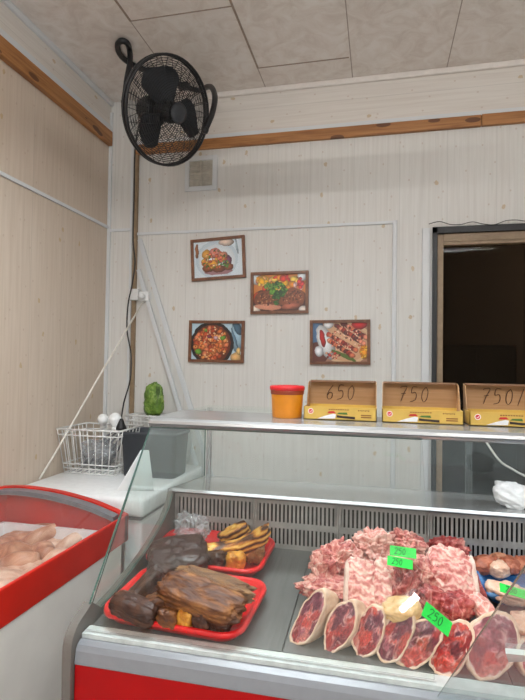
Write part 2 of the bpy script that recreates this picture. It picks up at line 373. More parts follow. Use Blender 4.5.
# doorway
bm = B(); box(bm, DX0-.062, WB-.016, 0, DX0-.022, WB, DZ+.01, .003); struct('trim_13', bm, 'white_trim')
d = thing('door_1', 'dark glazed doorway with a tan wooden frame behind the display counter', 'door'); d['kind'] = 'structure'
del d['label'], d['category']
bm = B(); box(bm, DX0-.008, WB-.02, 0, DX0+.016, WB+.03, DZ+.012); box(bm, DX0-.008, WB-.02, DZ-.022, DX1, WB+.03, DZ+.012); obj('door_seal', bm, 'cable_black', d)
bm = B(); box(bm, DX0+.018, WB+.0, 0, DX0+.05, WB+.06, DZ-.024, .003); box(bm, DX0+.05, WB+.0, DZ-.085, DX1, WB+.06, DZ-.022, .003); box(bm, DX0+.05, WB-.006, DZ-.066, DX1, WB, DZ-.06); obj('door_frame', bm, 'tan_wood', d)
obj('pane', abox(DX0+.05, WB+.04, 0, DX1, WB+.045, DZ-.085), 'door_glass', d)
bm = B(); box(bm, .42, 4.2, 0, 1.02, 4.49, 1.66, .01); box(bm, .44, 4.19, .1, .71, 4.2, 1.62); box(bm, .73, 4.19, .1, 1.0, 4.2, 1.62)
tag(obj('cabinet', bm, 'black_plastic'), 'dark cabinet dimly seen through the dark doorway glass', 'cabinet')
tag(obj('post', abox(1.06, 4.1, 0, 1.14, 4.18, 2.58, .005), 'grey_plastic'), 'grey post dimly seen beyond the doorway glass', 'post')
bm = B(); pts = [(DX0-.03+.055*i, WB-.03-.004*math.sin(i*2.1), DZ+.022+.009*math.sin(i*1.9)+.006*math.sin(i*.7+1)) for i in range(20)]
tube(bm, catmull(pts, 4), .0022, 6)
tag(obj('loose_wire', bm, 'cable_black', None, True), 'thin dark wire draped along the top of the doorway', 'wire')
# ventilation grille
v = thing('wall_vent', 'square off-white ventilation grille on the wall beneath the fan', 'vent', (-1.06, WB, 2.637))
bm = B()
for a in ((-.102, -.014, -.106, -.074, 0, .106), (.074, -.014, -.106, .102, 0, .106), (-.074, -.014, -.106, .074, 0, -.078), (-.074, -.014, .078, .074, 0, .106)): box(bm, *a, bev=.002)
obj('vent_frame', bm, 'white_trim', v)
bm = B(); box(bm, -.074, -.002, -.078, .074, 0, .078); obj('back_plate', bm, 'vent_slat', v)
bm = B(); box(bm, -.004, -.012, -.078, .004, -.002, .078); box(bm, -.074, -.012, -.004, .074, -.002, .004)
for i in range(14): z = -.072+i*.0108; box(bm, -.074, -.009, z, .074, -.003, z+.004)
obj('louvres', bm, 'vent_slat', v)

# ------------------------------------------------------------------ framed food pictures
def paint_grid(w, h, nx, ny, fn):
    bm = B(); L = bm.verts.layers.float_color.new('col'); V = []
    for j in range(ny+1):
        for i in range(nx+1):
            u, v_ = i/nx, j/ny; q = bm.verts.new(((u-.5)*w, 0, (v_-.5)*h)); q[L] = col4(fn(u, v_)); V.append(q)
    for j in range(ny):
        for i in range(nx):
            a = j*(nx+1)+i; bm.faces.new((V[a], V[a+1], V[a+nx+2], V[a+nx+1]))
    return bm
def painter(bg, shapes, ns=.02):
    def fn(u, v_):
        x, y = u*1.4, v_; P = Vector((x*9, y*9, 0)); x += ns*noise.noise(P); y += ns*noise.noise(P+Vector((9, 3, 5)))
        c = bg(u, v_) if callable(bg) else bg
        for cx, cy, rx, ry, ca, sa, cc in shapes:
            dx, dy = x-cx, y-cy; a = (dx*ca+dy*sa)/rx; b = (-dx*sa+dy*ca)/ry; q = a*a+b*b
            if q < 1:
                s = 1.08-.45*q+.12*(b-a) if rx < .3 else 1.02-.1*q; c = tuple(min(255, t*s) for t in cc)
        g = 1+.12*noise.noise(Vector((x*60, y*60, 2))); return tuple(max(0, min(255, t*g)) for t in c)
    return fn
def E(cx, cy, rx, ry, ang, c): return (cx, cy, rx, ry, math.cos(rad(ang)), math.sin(rad(ang)), c)
def scatter(rng, n, cx, cy, rx, ry, r0_, r1, cols):
    out = []
    for _ in range(n):
        a = rng.uniform(0, 6.28); r = math.sqrt(rng.random()); out.append(E(cx+rx*r*math.cos(a), cy+ry*r*math.sin(a), rng.uniform(r0_, r1), rng.uniform(r0_, r1), rng.uniform(0, 180), rng.choice(cols)))
    return out
R1 = random.Random(5)
pic1 = [E(.66, .48, .60, .52, 0, (206, 222, 232)), E(.66, .46, .52, .43, 0, (226, 234, 240)), E(.1, .75, .05, .2, 0, (150, 96, 60)), E(1.24, .8, .03, .22, 8, (150, 172, 182)), E(.95, .93, .22, .1, 0, (222, 200, 186)), E(.7, .15, .4, .08, 0, (150, 110, 116)),
    E(.98, .44, .11, .14, 10, (120, 76, 104)), E(.4, .25, .16, .1, 0, (132, 70, 40)), E(.72, .22, .2, .1, 0, (122, 66, 46)), E(1.0, .26, .13, .1, 0, (142, 84, 60)),
    E(.38, .63, .14, .14, 0, (206, 150, 62)), E(.62, .66, .17, .14, 0, (206, 132, 122)), E(.84, .56, .13, .13, 0, (204, 138, 112)), E(.34, .42, .13, .12, 0, (206, 118, 60)), E(.56, .36, .15, .13, 0, (220, 160, 58)), E(.74, .46, .12, .1, 0, (216, 120, 96))]
pic1 += scatter(R1, 60, .62, .46, .36, .26, .015, .05, [(226, 172, 70), (206, 96, 60), (232, 196, 150), (96, 122, 50), (70, 104, 46), (176, 86, 60), (230, 120, 90)])
pic1 += scatter(R1, 26, .88, .34, .13, .1, .012, .035, [(74, 128, 58), (104, 152, 78), (54, 98, 48)])
pic2 = [E(.06, .9, .16, .16, 0, (226, 230, 236)), E(1.3, .92, .12, .14, 0, (220, 226, 230)), E(.7, .3, .78, .36, 0, (70, 34, 24)), E(.05, .06, .14, .1, 0, (232, 220, 206)), E(1.34, .04, .12, .1, 0, (226, 216, 206))]
pic2 += scatter(R1, 70, .7, .78, .66, .17, .04, .11, [(236, 178, 40), (226, 142, 40), (240, 206, 90), (206, 60, 40), (196, 36, 36), (232, 170, 110)])
pic2 += scatter(R1, 16, 1.22, .66, .15, .16, .03, .07, [(196, 26, 36), (214, 60, 60), (232, 190, 180)])
pic2 += [E(.1, .36, .1, .16, 0, (206, 76, 36)), E(.4, .3, .38, .26, -6, (122, 66, 42)), E(1.04, .34, .34, .28, 8, (132, 72, 46)), E(.4, .12, .36, .08, -4, (206, 140, 112)), E(1.02, .14, .26, .08, 8, (176, 100, 76))]
pic2 += scatter(R1, 70, .38, .34, .32, .17, .012, .035, [(84, 44, 28), (168, 110, 76), (196, 136, 92), (104, 58, 36), (70, 36, 24)])
pic2 += scatter(R1, 70, 1.04, .38, .28, .18, .012, .035, [(84, 44, 28), (168, 104, 72), (190, 128, 92), (108, 58, 40), (74, 38, 26)])
pic2 += scatter(R1, 90, .66, .58, .22, .2, .02, .06, [(38, 82, 26), (64, 118, 34), (96, 152, 50), (28, 62, 22)]) + scatter(R1, 24, .62, .36, .08, .18, .02, .05, [(34, 74, 24), (54, 104, 34)]) + scatter(R1, 20, .42, .68, .12, .1, .02, .05, [(72, 118, 40), (104, 144, 60)])
pic3 = [E(1.3, .7, .2, .5, 0, (150, 180, 196)), E(1.28, .86, .1, .2, 30, (66, 96, 116)), E(1.2, .6, .03, .3, 20, (90, 120, 140)), E(1.25, .08, .16, .14, 0, (214, 170, 110)), E(1.32, .25, .06, .1, 0, (226, 190, 120)), E(.58, .44, .6, .6, 0, (34, 32, 34)), E(.58, .44, .52, .52, 0, (104, 46, 24))]
pic3 += scatter(R1, 150, .56, .45, .46, .44, .04, .085, [(206, 110, 54), (222, 140, 74), (190, 78, 40), (232, 160, 100), (214, 120, 80), (160, 62, 32)])
pic3 += scatter(R1, 80, .56, .45, .46, .44, .012, .03, [(238, 180, 120), (140, 50, 26), (246, 206, 160)])
pic3 += [E(.2, .22, .09, .08, 0, (96, 150, 44)), E(.88, .6, .08, .06, 20, (92, 142, 46)), E(.5, .63, .07, .05, 0, (120, 40, 66)), E(.68, .6, .06, .05, 0, (196, 160, 176)), E(.4, .8, .05, .05, 0, (110, 150, 60))]
pic4 = [E(.1, .7, .2, .6, 0, (76, 104, 136)), E(.1, .2, .3, .3, 0, (96, 52, 44)), E(.85, .5, .66, .56, -10, (216, 178, 140)), E(.85, .5, .58, .48, -10, (206, 160, 122)), E(.34, .5, .2, .46, 20, (222, 222, 222)), E(.42, .95, .12, .1, 0, (236, 236, 238)), E(.17, .27, .11, .14, 0, (226, 226, 230)), E(.26, .6, .07, .24, 10, (176, 32, 28)), E(1.2, .95, .2, .13, 0, (186, 28, 28)), E(1.32, .25, .12, .18, 0, (226, 150, 30)), E(.8, .16, .34, .05, -24, (84, 104, 40)), E(1.1, .76, .24, .04, -40, (96, 116, 56))]
for k_, (ax, ay, bx, by) in enumerate(((.42, .7, 1.1, .3), (.62, .92, 1.3, .46), (.78, .98, 1.36, .62), (.44, .54, 1.02, .16))):
    for i in range(12):
        t = i/11; pic4.append(E(ax+(bx-ax)*t, ay+(by-ay)*t, .075, .062, -38+R1.uniform(-25, 25), R1.choice([(146, 44, 30), (176, 66, 44), (120, 34, 26), (206, 110, 74), (96, 40, 36), (222, 140, 110)])))
pic4 += scatter(R1, 90, .88, .56, .42, .34, .012, .03, [(232, 160, 130), (88, 28, 22), (246, 200, 170), (190, 70, 46)]) + scatter(R1, 18, 1.32, .25, .1, .16, .02, .04, [(240, 190, 60), (206, 120, 24)]) + scatter(R1, 18, .5, .16, .2, .1, .02, .045, [(196, 60, 46), (214, 150, 120), (120, 40, 34)])
def picture(cx, cz, w, h, tilt, fn, label):
    t = thing('framed_picture', label, 'picture', (cx, WB, cz), (0, rad(tilt), 0), 'framed food pictures on the back wall')
    bm = B(); f = .017
    for s in (-1, 1):
        prism(bm, [(-w/2, -.002, s*h/2), (w/2, -.002, s*h/2), (w/2-f, -.002, s*(h/2-f)), (-w/2+f, -.002, s*(h/2-f))], (0, -.018, 0))
        prism(bm, [(s*w/2, -.002, -h/2), (s*w/2, -.002, h/2), (s*(w/2-f), -.002, h/2-f), (s*(w/2-f), -.002, -h/2+f)], (0, -.018, 0))
    obj('frame', bm, 'frame_wood', t)
    g = paint_grid(w-2*f+.004, h-2*f+.004, 150, 106, fn)
    for q in g.verts: q.co.y = -.010
    obj('print', g, 'paint', t)
picture(-.942, 2.115, .336, .251, -3.0, painter((214, 226, 234), pic1), 'topmost wooden frame, tilted, with herbed meat pieces on a white plate')
picture(-.567, 1.905, .340, .245, -.5, painter((196, 120, 60), pic2), 'wooden frame with two grilled steaks under green parsley and fries')
picture(-.944, 1.620, .344, .249, .6, painter((176, 200, 212), pic3), 'lower left wooden frame with meat stew in a black pan')
picture(-.217, 1.620, .337, .251, -.6, painter((150, 110, 90), pic4), 'lower right wooden frame with grilled meat skewers on a board')

# ------------------------------------------------------------------ display counter
XL, XJ, XR = -.679, .119, 1.3
def dz(y): return .853+.09*(y-1.13)
cse = thing('display_counter', 'refrigerated glass display counter with red and white front full of meat', 'display case', (0, 0, 0))
EP = [at(*p, x=XL-.022) for p in ((61.4, 698), (62, 657), (64, 638.6), (70, 623), (78.6, 610), (84, 601))]
prof = [(EP[0].y, 0)] + [(p.x, p.y) for p in catmull([(p.y, p.z, 0) for p in EP], 4)] + [(1.182, .876), (1.27, .886), (1.346, .903), (1.43, .924), (1.504, .952), (1.57, .982), (1.611, 1.012), (1.632, 1.04), (1.642, 1.064), (1.99, 1.03), (1.99, 0)]
obj('end_panel', prism(B(), [(XL-.022, y, z) for y, z in prof], (.022, 0, 0)), 'grey_plastic', cse)
obj('end_panel', prism(B(), [(XR, y, z) for y, z in prof], (.034, 0, 0)), 'grey_plastic', cse)
obj('cabinet_body', abox(XL, 1.105, 0, XR, 1.985, .78), 'grey_plastic', cse)
# rounded white bumper and red kick panel
fp = [(1.105, .845), (1.088, .846), (1.076, .840), (1.070, .828), (1.066, .805), (1.066, .80), (1.105, .80)]
obj('front_bumper', prism(B(), [(XL+.002, y, z) for y, z in fp], (XR-XL-.004, 0, 0)), 'bumper_white', cse)
obj('front_panel', abox(XL+.002, 1.067, .25, XR-.002, 1.105, .799, .002), 'red_panel', cse)
bm = B(); prism(bm, [(XL+.002, y, z) for y, z in ((1.094, .846), (1.094, .856), (1.128, .858), (1.15, .848), (1.15, .84), (1.106, .846))], (XR-XL-.004, 0, 0)); obj('front_rail', bm, 'rail_alu', cse)
xs = [XL+.002, -.206, .27, .745, XR-.002]
for a, b in zip(xs, xs[1:]):
    bm = B(); prism(bm, [(a+.0012, 1.14, dz(1.14)), (a+.0012, 1.64, dz(1.64)), (b-.0012, 1.64, dz(1.64)), (b-.0012, 1.14, dz(1.14))], (0, 0, -.006)); obj('deck_plate', bm, 'deck_steel', cse)
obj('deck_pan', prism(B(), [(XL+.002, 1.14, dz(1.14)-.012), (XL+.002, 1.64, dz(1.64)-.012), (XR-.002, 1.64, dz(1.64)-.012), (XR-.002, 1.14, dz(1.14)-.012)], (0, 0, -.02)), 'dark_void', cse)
# slotted air grille, panel by panel
GX = [XL+.004, -.394, -.120, .155, .430, .705, .98, 1.255]
for a, b in zip(GX, GX[1:]):
    bm = B(); y0, y1 = 1.642, 1.646; z0, z1, z2, z3, z4, z5 = .888, .912, .963, .982, 1.040, 1.062
    a += .0008; b -= .0008
    for za, zb in ((z0, z1), (z2, z3), (z4, z5)): box(bm, a, y0, za, b, y1, zb)
    n = 19; m = .010; pit = (b-a-2*m)/n
    for za, zb in ((z1, z2), (z3, z4)):
        box(bm, a, y0, za, a+m, y1, zb); box(bm, b-m, y0, za, b, y1, zb)
        for i in range(n+1):
            x = a+m+i*pit; box(bm, max(a, x-pit*.27), y0, za, min(b, x+pit*.27), y1, zb)
    obj('grille_panel', bm, 'grille_steel', cse)
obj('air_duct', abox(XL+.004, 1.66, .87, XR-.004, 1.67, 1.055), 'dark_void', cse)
bm = B(); prism(bm, [(XL, y, z) for y, z in ((1.628, 1.056), (1.622, 1.062), (1.628, 1.070), (1.99, 1.036), (1.99, 1.022))], (XR-XL, 0, 0)); obj('rear_ledge', bm, 'ledge_steel', cse)
obj('ledge_lip', abox(XL+.001, 1.626, 1.0565, XR-.001, 1.641, 1.062), 'dark_grey', cse)
# top shelf with rounded steel nose, posts, rear glass
tp = [(1.462, 1.296), (1.452, 1.300), (1.447, 1.308), (1.450, 1.318), (1.460, 1.325), (1.735, 1.325), (1.735, 1.312), (1.48, 1.312), (1.475, 1.296)]
obj('top_shelf', prism(B(), [(XL-.006, y, z) for y, z in tp], (XR-XL+.012, 0, 0)), 'steel', cse)
obj('top_glass', abox(XL, 1.736, 1.317, XR, 1.995, 1.323), 'glass_front', cse)
obj('top_groove', abox(XL-.006, 1.4465, 1.3065, XR+.006, 1.4485, 1.3095), 'dark_grey', cse)
for x in (XL+.002, XR-.022): obj('corner_post', abox(x, 1.966, 1.036, x+.016, 1.99, 1.316, .003), 'steel', cse)
for x0, x1, y in ((XL+.02, .33, 1.972), (.31, XR-.02, 1.982)): obj('rear_glass', abox(x0, y, 1.039, x1, y+.004, 1.314), 'glass_rear', cse)
# side glass
sg = [(1.106, .872), (1.455, 1.296), (1.966, 1.31), (1.966, 1.040), (1.645, 1.068)] + [(y, z+.001) for y, z in prof[-4:-12:-1]]
for x, nm in ((XL-.006, 0), (XR, 1)):
    s = obj('side_glass', prism(B(), [(x, y, z) for y, z in sg], (.005, 0, 0), 0, 1), ['glass_side', 'glass_edge'], cse)
    if nm == 0:
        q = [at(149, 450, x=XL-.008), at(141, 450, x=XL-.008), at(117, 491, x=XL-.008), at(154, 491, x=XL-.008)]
        obj('glass_reflection', prism(B(), q, (-.001, 0, 0)), 'white_glossy', s)  # bright reflection in the side glass, built as a thin white sheet
# closed front glass at the left, tilted-open front glass at the right
g0, g1 = Vector((0, 1.108, .859)), Vector((0, 1.452, 1.296)); nn = Vector((0, -.437, .344)).normalized()*.005
def pane(bm, x0, x1, a, b, off): return prism(bm, [(x0, a.y, a.z), (x1, a.y, a.z), (x1, b.y, b.z), (x0, b.y, b.z)], off, 0, 1)
obj('front_glass', pane(B(), XL, XJ-.004, g0, g1, nn), ['glass_front', 'glass_edge'], cse)
h0, h1 = Vector((0, 1.098, .828)), Vector((0, .36, 1.415)); hn = Vector((0, .587, .738)).normalized()*.003
op = obj('front_glass', pane(B(), XJ, XR, h0, h1, hn), ['glass_open', 'glass_edge'], cse); tag(op, 'front pane tilted open towards the customer')
ncl = Vector((0, .587, .738)).normalized(); e0 = Vector((0, 0, EYE)); q = []
for px, py in ((505, 648), (526, 650), (526, 656), (508, 657)):
    dd = at(px, py, y=1.0)-e0; q.append(e0+dd*((h0-e0).dot(ncl)/dd.dot(ncl)))
obj('glass_clip', prism(B(), q, -ncl*.006), 'rail_alu', op)

# ------------------------------------------------------------------ smoked meat on red trays
TF, TR = Vector((-.472, 1.250, dz(1.250)+.008)), Vector((-.500, 1.525, dz(1.525)+.008))
t1 = obj('plastic_tray', tray_bm(.172, .118, .026, .045), 'tray_red', None, True, TF); t1.rotation_euler = (.09, 0, rad(-4))
tag(t1, 'front red plastic tray under the golden-brown smoked meat', 'tray', 'red plastic trays on the counter deck')
t2 = obj('plastic_tray', tray_bm(.170, .108, .026, .045), 'tray_red', None, True, TR); t2.rotation_euler = (.09, 0, rad(-2))
tag(t2, 'rear red plastic tray by the steel grille, under smoked ribs', 'tray', 'red plastic trays on the counter deck')
def sm(mat, label, px, py, z, size, rot, name='smoked_meat', **k):
    k.setdefault('crease', .06)
    return chunk(name, mat, label, 'smoked meat', at(px, py, z=z), size, rot, None, 'smoked meat pieces on the red trays', **k)
sm('smoked', 'largest golden-brown smoked slab lying across the front red tray', 200, 598, .94, (.215, .08, .058), (24, 7, -10), p=4.5, amp=.11, freq=2.4, seed=3, sub=6, taper=.05)
sm('smoked_light', 'long pale-brown smoked piece on top at the back of the front tray', 214, 583, .955, (.20, .06, .035), (6, 6, -8), p=4, amp=.16, freq=2.6, seed=8, sub=6)
sm('smoked_dark', 'dark smoked slab at the left front corner of the front tray', 135, 609, .905, (.125, .052, .052), (14, 6, -10), p=5, amp=.10, freq=2.4, seed=12)
sm('smoked_dark', 'dark smoked strip standing upright at the left edge of the front tray', 144, 590, .925, (.115, .04, .05), (0, -36, 48), p=4.5, amp=.12, seed=15)
sm('smoked', 'small brown smoked piece tucked left behind the large golden slab', 160, 603, .915, (.07, .05, .045), (0, -16, 30), p=4, amp=.14, seed=18)
sm('smoked', 'small brown smoked cube at the front edge of the front tray, leftmost of four', 169, 617, .90, (.05, .038, .042), (6, 0, -12), p=5, amp=.12, seed=21)
sm('smoked_yellow', 'small bright yellow smoked cube at the front edge of the front tray', 186, 618, .90, (.038, .036, .042), (0, 8, -8), p=5, amp=.12, seed=23)
sm('smoked_dark', 'small dark smoked cube just right of the yellow cube', 202, 620, .90, (.04, .036, .046), (0, -20, -8), p=5, amp=.12, seed=25)
sm('smoked_dark', 'small blackish smoked cube at the right front corner of the front tray', 220, 621, .90, (.055, .038, .044), (0, 6, -12), p=5, amp=.12, seed=27)
sm('smoked_black', 'large blackish smoked slab at the left of the rear tray, under the clear bag', 178, 557, .935, (.17, .15, .07), (16, -4, 24), p=3.6, amp=.09, freq=2.4, seed=31, sub=6, crease=.03)
sm('smoked_rib', 'yellow-streaked smoked rib strip curving over the right of the rear tray', 238, 545, .955, (.20, .045, .05), (16, -20, 12), p=4.5, amp=.13, seed=35, sub=6, bend=.28)
sm('smoked_rib', 'smaller yellow-streaked smoked rib behind the curved rib strip', 234, 534, .955, (.10, .045, .05), (14, -26, 24), p=4.5, amp=.14, seed=37)
sm('smoked_yellow', 'stubby yellow smoked block at the front of the rear tray', 236, 560, .92, (.055, .045, .048), (10, 0, 8), p=5, amp=.11, seed=39)
sm('smoked_dark', 'dark brown smoked block between the black slab and the yellow block', 212, 560, .92, (.075, .055, .048), (0, -8, -10), p=4.5, amp=.12, seed=41)
sm('smoked_light', 'pale brown smoked block at the right end of the rear tray', 256, 552, .93, (.05, .065, .065), (0, 12, 10), p=4.5, amp=.12, seed=43)
chunk('plastic_bag', 'clear_bag', 'crumpled clear plastic bag on the black smoked slab by the grille', 'bag', at(193, 528, z=.99), (.10, .06, .085), (0, 8, 10), p=2.4, amp=.34, freq=2.2, seed=5, sub=5, taper=.1, crease=.22, cf=3)

# ------------------------------------------------------------------ fresh pork
PG = 'pork cuts heaped on the steel deck'
def cutface(a, b, seed, tone=0):
    rng = random.Random(seed); bm = B(); L = bm.verts.layers.float_color.new('col')
    cols = [(110, 46, 62), (128, 52, 66), (186, 66, 62), (204, 82, 72), (160, 58, 60), (214, 120, 112), (124, 60, 76), (172, 92, 104)]
    if tone: cols = [(176, 40, 34), (196, 60, 44), (150, 34, 34), (206, 96, 76), (120, 40, 46)]
    seeds = []
    for i in range(17):
        ang = rng.uniform(0, 6.28); r = .95*math.sqrt(rng.random()); seeds.append((r*math.cos(ang), r*math.sin(ang), rng.choice(cols[:2]+cols[6:7] if r*math.sin(ang) > .35 and rng.random() < .6 else cols)))
    seeds.append((0, .55, (112, 50, 68))); seeds.append((.1, -.3, (206, 74, 66)))
    nr, na = 30, 72; rings = []
    def colr(x, y, r):
        q = Vector((x*2.2, y*2.2, seed)); x2 = x+.22*noise.noise(q)+.09*noise.noise(q*3); y2 = y+.22*noise.noise(q+Vector((5, 5, 5)))+.09*noise.noise(q*3+Vector((5, 5, 5)))
        ds = sorted(((x2-s[0])**2*.8+(y2-s[1])**2*1.3, s[2]) for s in seeds); e = math.sqrt(ds[1][0])-math.sqrt(ds[0][0])
        w1_ = 1/(ds[0][0]+.012)**3; w2_ = 1/(ds[1][0]+.012)**3; w3_ = 1/(ds[2][0]+.012)**3; c = tuple((a_*w1_+b_*w2_+c_*w3_)/(w1_+w2_+w3_) for a_, b_, c_ in zip(ds[0][1], ds[1][1], ds[2][1])); g = 1+.36*noise.noise(Vector((x*11, y*11, seed)))+.24*noise.noise(Vector((x*40, y*40, seed)))
        c = tuple(t*g*.9 for t in c)
        m = max(0, 1-e/.07)*max(0, min(.8, .4+1.4*noise.noise(Vector((x*2.6, y*2.6, seed+9)))))
        c = tuple(t*(1-m)+f*m for t, f in zip(c, (232, 194, 184)))
        rim = max(0, min(1, (r+.16*noise.noise(Vector((x*4, y*4, seed+3)))-.91)/.06))
        return tuple(max(0, min(255, t*(1-rim)+f*rim)) for t, f in zip(c, (234, 206, 194)))
    cen = bm.verts.new((0, 0, .006)); cen[L] = col4(colr(0, 0, 0))
    for i in range(1, nr+1):
        r = i/nr; R_ = []
        for j in range(na):
            t = 2*math.pi*j/na; x, y = r*math.cos(t), r*math.sin(t); w = outline(t, seed)
            z = .006*(1-r*r)+.004*noise.noise(Vector((x*3.5, y*3.5, seed)))*(1-r**4)
            v = bm.verts.new((x*a*w*.97, y*b*w*.97, z)); v[L] = col4(colr(x, y, r)); R_.append(v)
        rings.append(R_)
    for j in range(na): bm.faces.new((cen, rings[0][j], rings[0][(j+1) % na]))
    for A, Bq in zip(rings, rings[1:]):
        for j in range(na): bm.faces.new((A[j], Bq[j], Bq[(j+1) % na], A[(j+1) % na]))
    return bm
def outline(t, seed): return 1+.20*noise.noise(Vector((math.cos(t)*1.3, math.sin(t)*1.3, seed*3.1)))+.07*noise.noise(Vector((math.cos(t)*4, math.sin(t)*4, seed*1.7)))+.05*math.cos(2*t+seed)
def hock(px, py, y, a, b, tilt, yaw, seed, label, L=.12, tone=0, pitch=24):
    c = at(px, py, y=y); t = thing('pork_hock', label, 'pork', c, (0, 0, 0), 'cut pork hocks along the front of the counter')
    # local z = outward normal of the cut face
    n_ = Vector((math.sin(rad(yaw)), -math.cos(rad(yaw))*math.cos(rad(pitch)), math.sin(rad(pitch)))).normalized()
    ux = Vector((0, 0, 1)).cross(n_).normalized(); uy = n_.cross(ux)
    q = Matrix((ux, uy, n_)).transposed().to_4x4() @ Matrix.Rotation(rad(-tilt), 4, 'Z')
    t.rotation_euler = q.to_euler()
    obj('cut_face', cutface(a, b, seed, tone), 'cut_paint', t, True)
    bm = B(); rings = []; na = 48
    for s_, z in ((.90, .001), (.985, .003), (1.02, -.004), (1.03, -.015), (1.0, -.04), (.95, -.065), (.86, -.085), (.78, -L*.82), (.6, -L*.95), (.3, -L)):
        R_ = []
        for j in range(na):
            tt = 2*math.pi*j/na; w = outline(tt, seed)*s_; w *= 1+.05*noise.noise(Vector((math.cos(tt)*2, math.sin(tt)*2, z*20+seed)))
            R_.append(bm.verts.new((math.cos(tt)*a*w+max(0, -z)*.0, math.sin(tt)*b*w-max(0, -z)*.25*s_*0, z)))
        rings.append(R_)
    for A, Bq in zip(rings, rings[1:]):
        for j in range(na): bm.faces.new((A[j], Bq[j], Bq[(j+1) % na], A[(j+1) % na]))
    bm.faces.new(rings[-1][::-1]); bmesh.ops.recalc_face_normals(bm, faces=bm.faces[:])
    obj('rind', bm, 'skin', t, True)
hk = [(309, 617, 1.19, .029, .066, 22, -22, 2, 'leftmost pork hock of the front row, narrow purple-red cut face', 0),
      (340, 627, 1.18, .031, .065, 16, -20, 4, 'second pork hock from the left in the front row, dark patch on top', 0),
      (369, 631, 1.18, .032, .058, 20, -18, 7, 'third pork hock from the left in the front row', 0),
      (396, 636, 1.17, .031, .062, 24, -14, 9, 'fourth pork hock from the left, before the tan rind piece', 0),
      (418, 643, 1.165, .037, .064, 36, -10, 11, 'fifth pork hock from the left, just below the green tag', 0),
      (449, 648, 1.16, .037, .062, 32, -8, 13, 'bright red crumbly hock straddling the open pane edge', 1),
      (492, 645, 1.16, .050, .068, 26, -4, 16, 'broad hazy hock seen wholly through the open right pane', 0),
      (545, 662, 1.15, .05, .05, 10, 0, 19, 'hock cut off by the right edge of the picture', 0)]
for px, py, y, a, b, ti, ya, sd, lb, tone in hk: hock(px, py, y, a, b, ti, ya, sd, lb, tone=tone)
def pk(mat, label, px, py, z, size, rot, name='pork_cut', **k):
    k.setdefault('amp', .2); k.setdefault('freq', 2.2); k.setdefault('crease', .09); k.setdefault('sub', 5)
    return chunk(name, mat, label, 'pork', at(px, py, z=z), size, rot, None, PG, **k)
pk('pork', 'spiky raw pork bone piece at the left back of the heap', 336, 562, .965, (.125, .09, .085), (0, -20, 20), amp=.42, freq=2.4, seed=51, sub=6)
pk('pork_pale', 'small pointed pork scrap sticking out at the far left of the heap', 319, 570, .95, (.035, .04, .09), (0, -14, 20), amp=.35, seed=52)
pk('pork', 'flat raw pork piece below the spiky bone piece, behind the first hocks', 333, 588, .925, (.17, .09, .045), (10, -6, -14), amp=.3, seed=53, sub=6)
pk('pork_pale', 'tallest pale pork bone piece at the middle back of the heap', 373, 548, .995, (.105, .08, .085), (0, -24, 10), amp=.42, freq=2.6, seed=54, sub=6)
pk('pork', 'rough pork bone piece right behind the upper green tags', 407, 545, 1.0, (.09, .07, .075), (0, 18, -10), amp=.42, seed=55, sub=6)
pk('pork_red', 'dark red pork bone lump at the back right of the heap', 447, 549, .99, (.10, .06, .06), (0, -14, -20), amp=.36, seed=56)
rk = dict(p=5, amp=.13, ridge=.10, ridge_n=9, sub=6, freq=2.6, axis='y', name='pork_rib_rack')
r = pk('rib_meat', 'pale ribbed pork rack upright in the centre of the heap', 360, 585, .955, (.068, .125, .034), (48, 6, 8), seed=57, **rk)
fe = obj('fat_edge', chunk_bm((.012, .11, .026), p=3, amp=.14, seed=63, freq=3), 'pork_fat', r, True, (-.034, -.004, .004)); fe['label'] = 'white fat edge'
pk('rib_meat', 'narrow ribbed pork rack just right of the central pale rack', 383, 584, .96, (.045, .12, .036), (48, -4, -4), seed=58, **rk)
pk('pork_red', 'red marbled pork lump below the upper green tags', 405, 584, .96, (.075, .08, .09), (0, 20, 20), seed=59, amp=.28, sub=6)
pk('pork_pale', 'pale pork strip under the upper green tags', 402, 570, .985, (.09, .07, .05), (20, 10, 0), seed=60, amp=.25)
pk('pork', 'chunky red and white pork piece left of the big rack', 424, 577, .975, (.085, .08, .09), (10, 16, -10), seed=61, amp=.3, sub=6)
r = pk('rib_meat', 'big ribbed pork rack with white fat edge, right of the heap', 451, 574, .985, (.105, .125, .04), (46, 12, 14), seed=62, **rk)
fe = obj('fat_edge', chunk_bm((.016, .115, .036), p=3, amp=.16, seed=64, freq=3), 'pork_fat', r, True, (.053, -.004, .002)); fe['label'] = 'white fat edge'
chunk('pork_rind', 'skin_tan', 'smooth tan pork rind piece behind the fourth hock', 'pork', at(402, 609, z=.95), (.085, .06, .04), (20, -6, 10), None, PG, p=2.4, amp=.16, seed=65)
pk('pork_red', 'dark purple pork piece right of the tan rind', 431, 598, .945, (.07, .06, .06), (0, 10, 10), seed=66)
pk('pork_red', 'purple pork piece just right of the lower green tag', 455, 606, .94, (.075, .07, .06), (0, -10, 30), seed=67)
pk('pork_red', 'long red pork strip hanging beside the blue bag', 476, 590, .945, (.12, .035, .035), (10, 48, -60), seed=68, amp=.16)
pk('pork_pale', 'pale pink pork strip crossing the open pane edge', 484, 611, .935, (.085, .05, .04), (0, 30, -50), seed=69, amp=.14)
pk('pork', 'raw pork piece filling the heap under the back bones', 385, 566, .955, (.15, .10, .06), (0, 0, 0), seed=70, amp=.25)
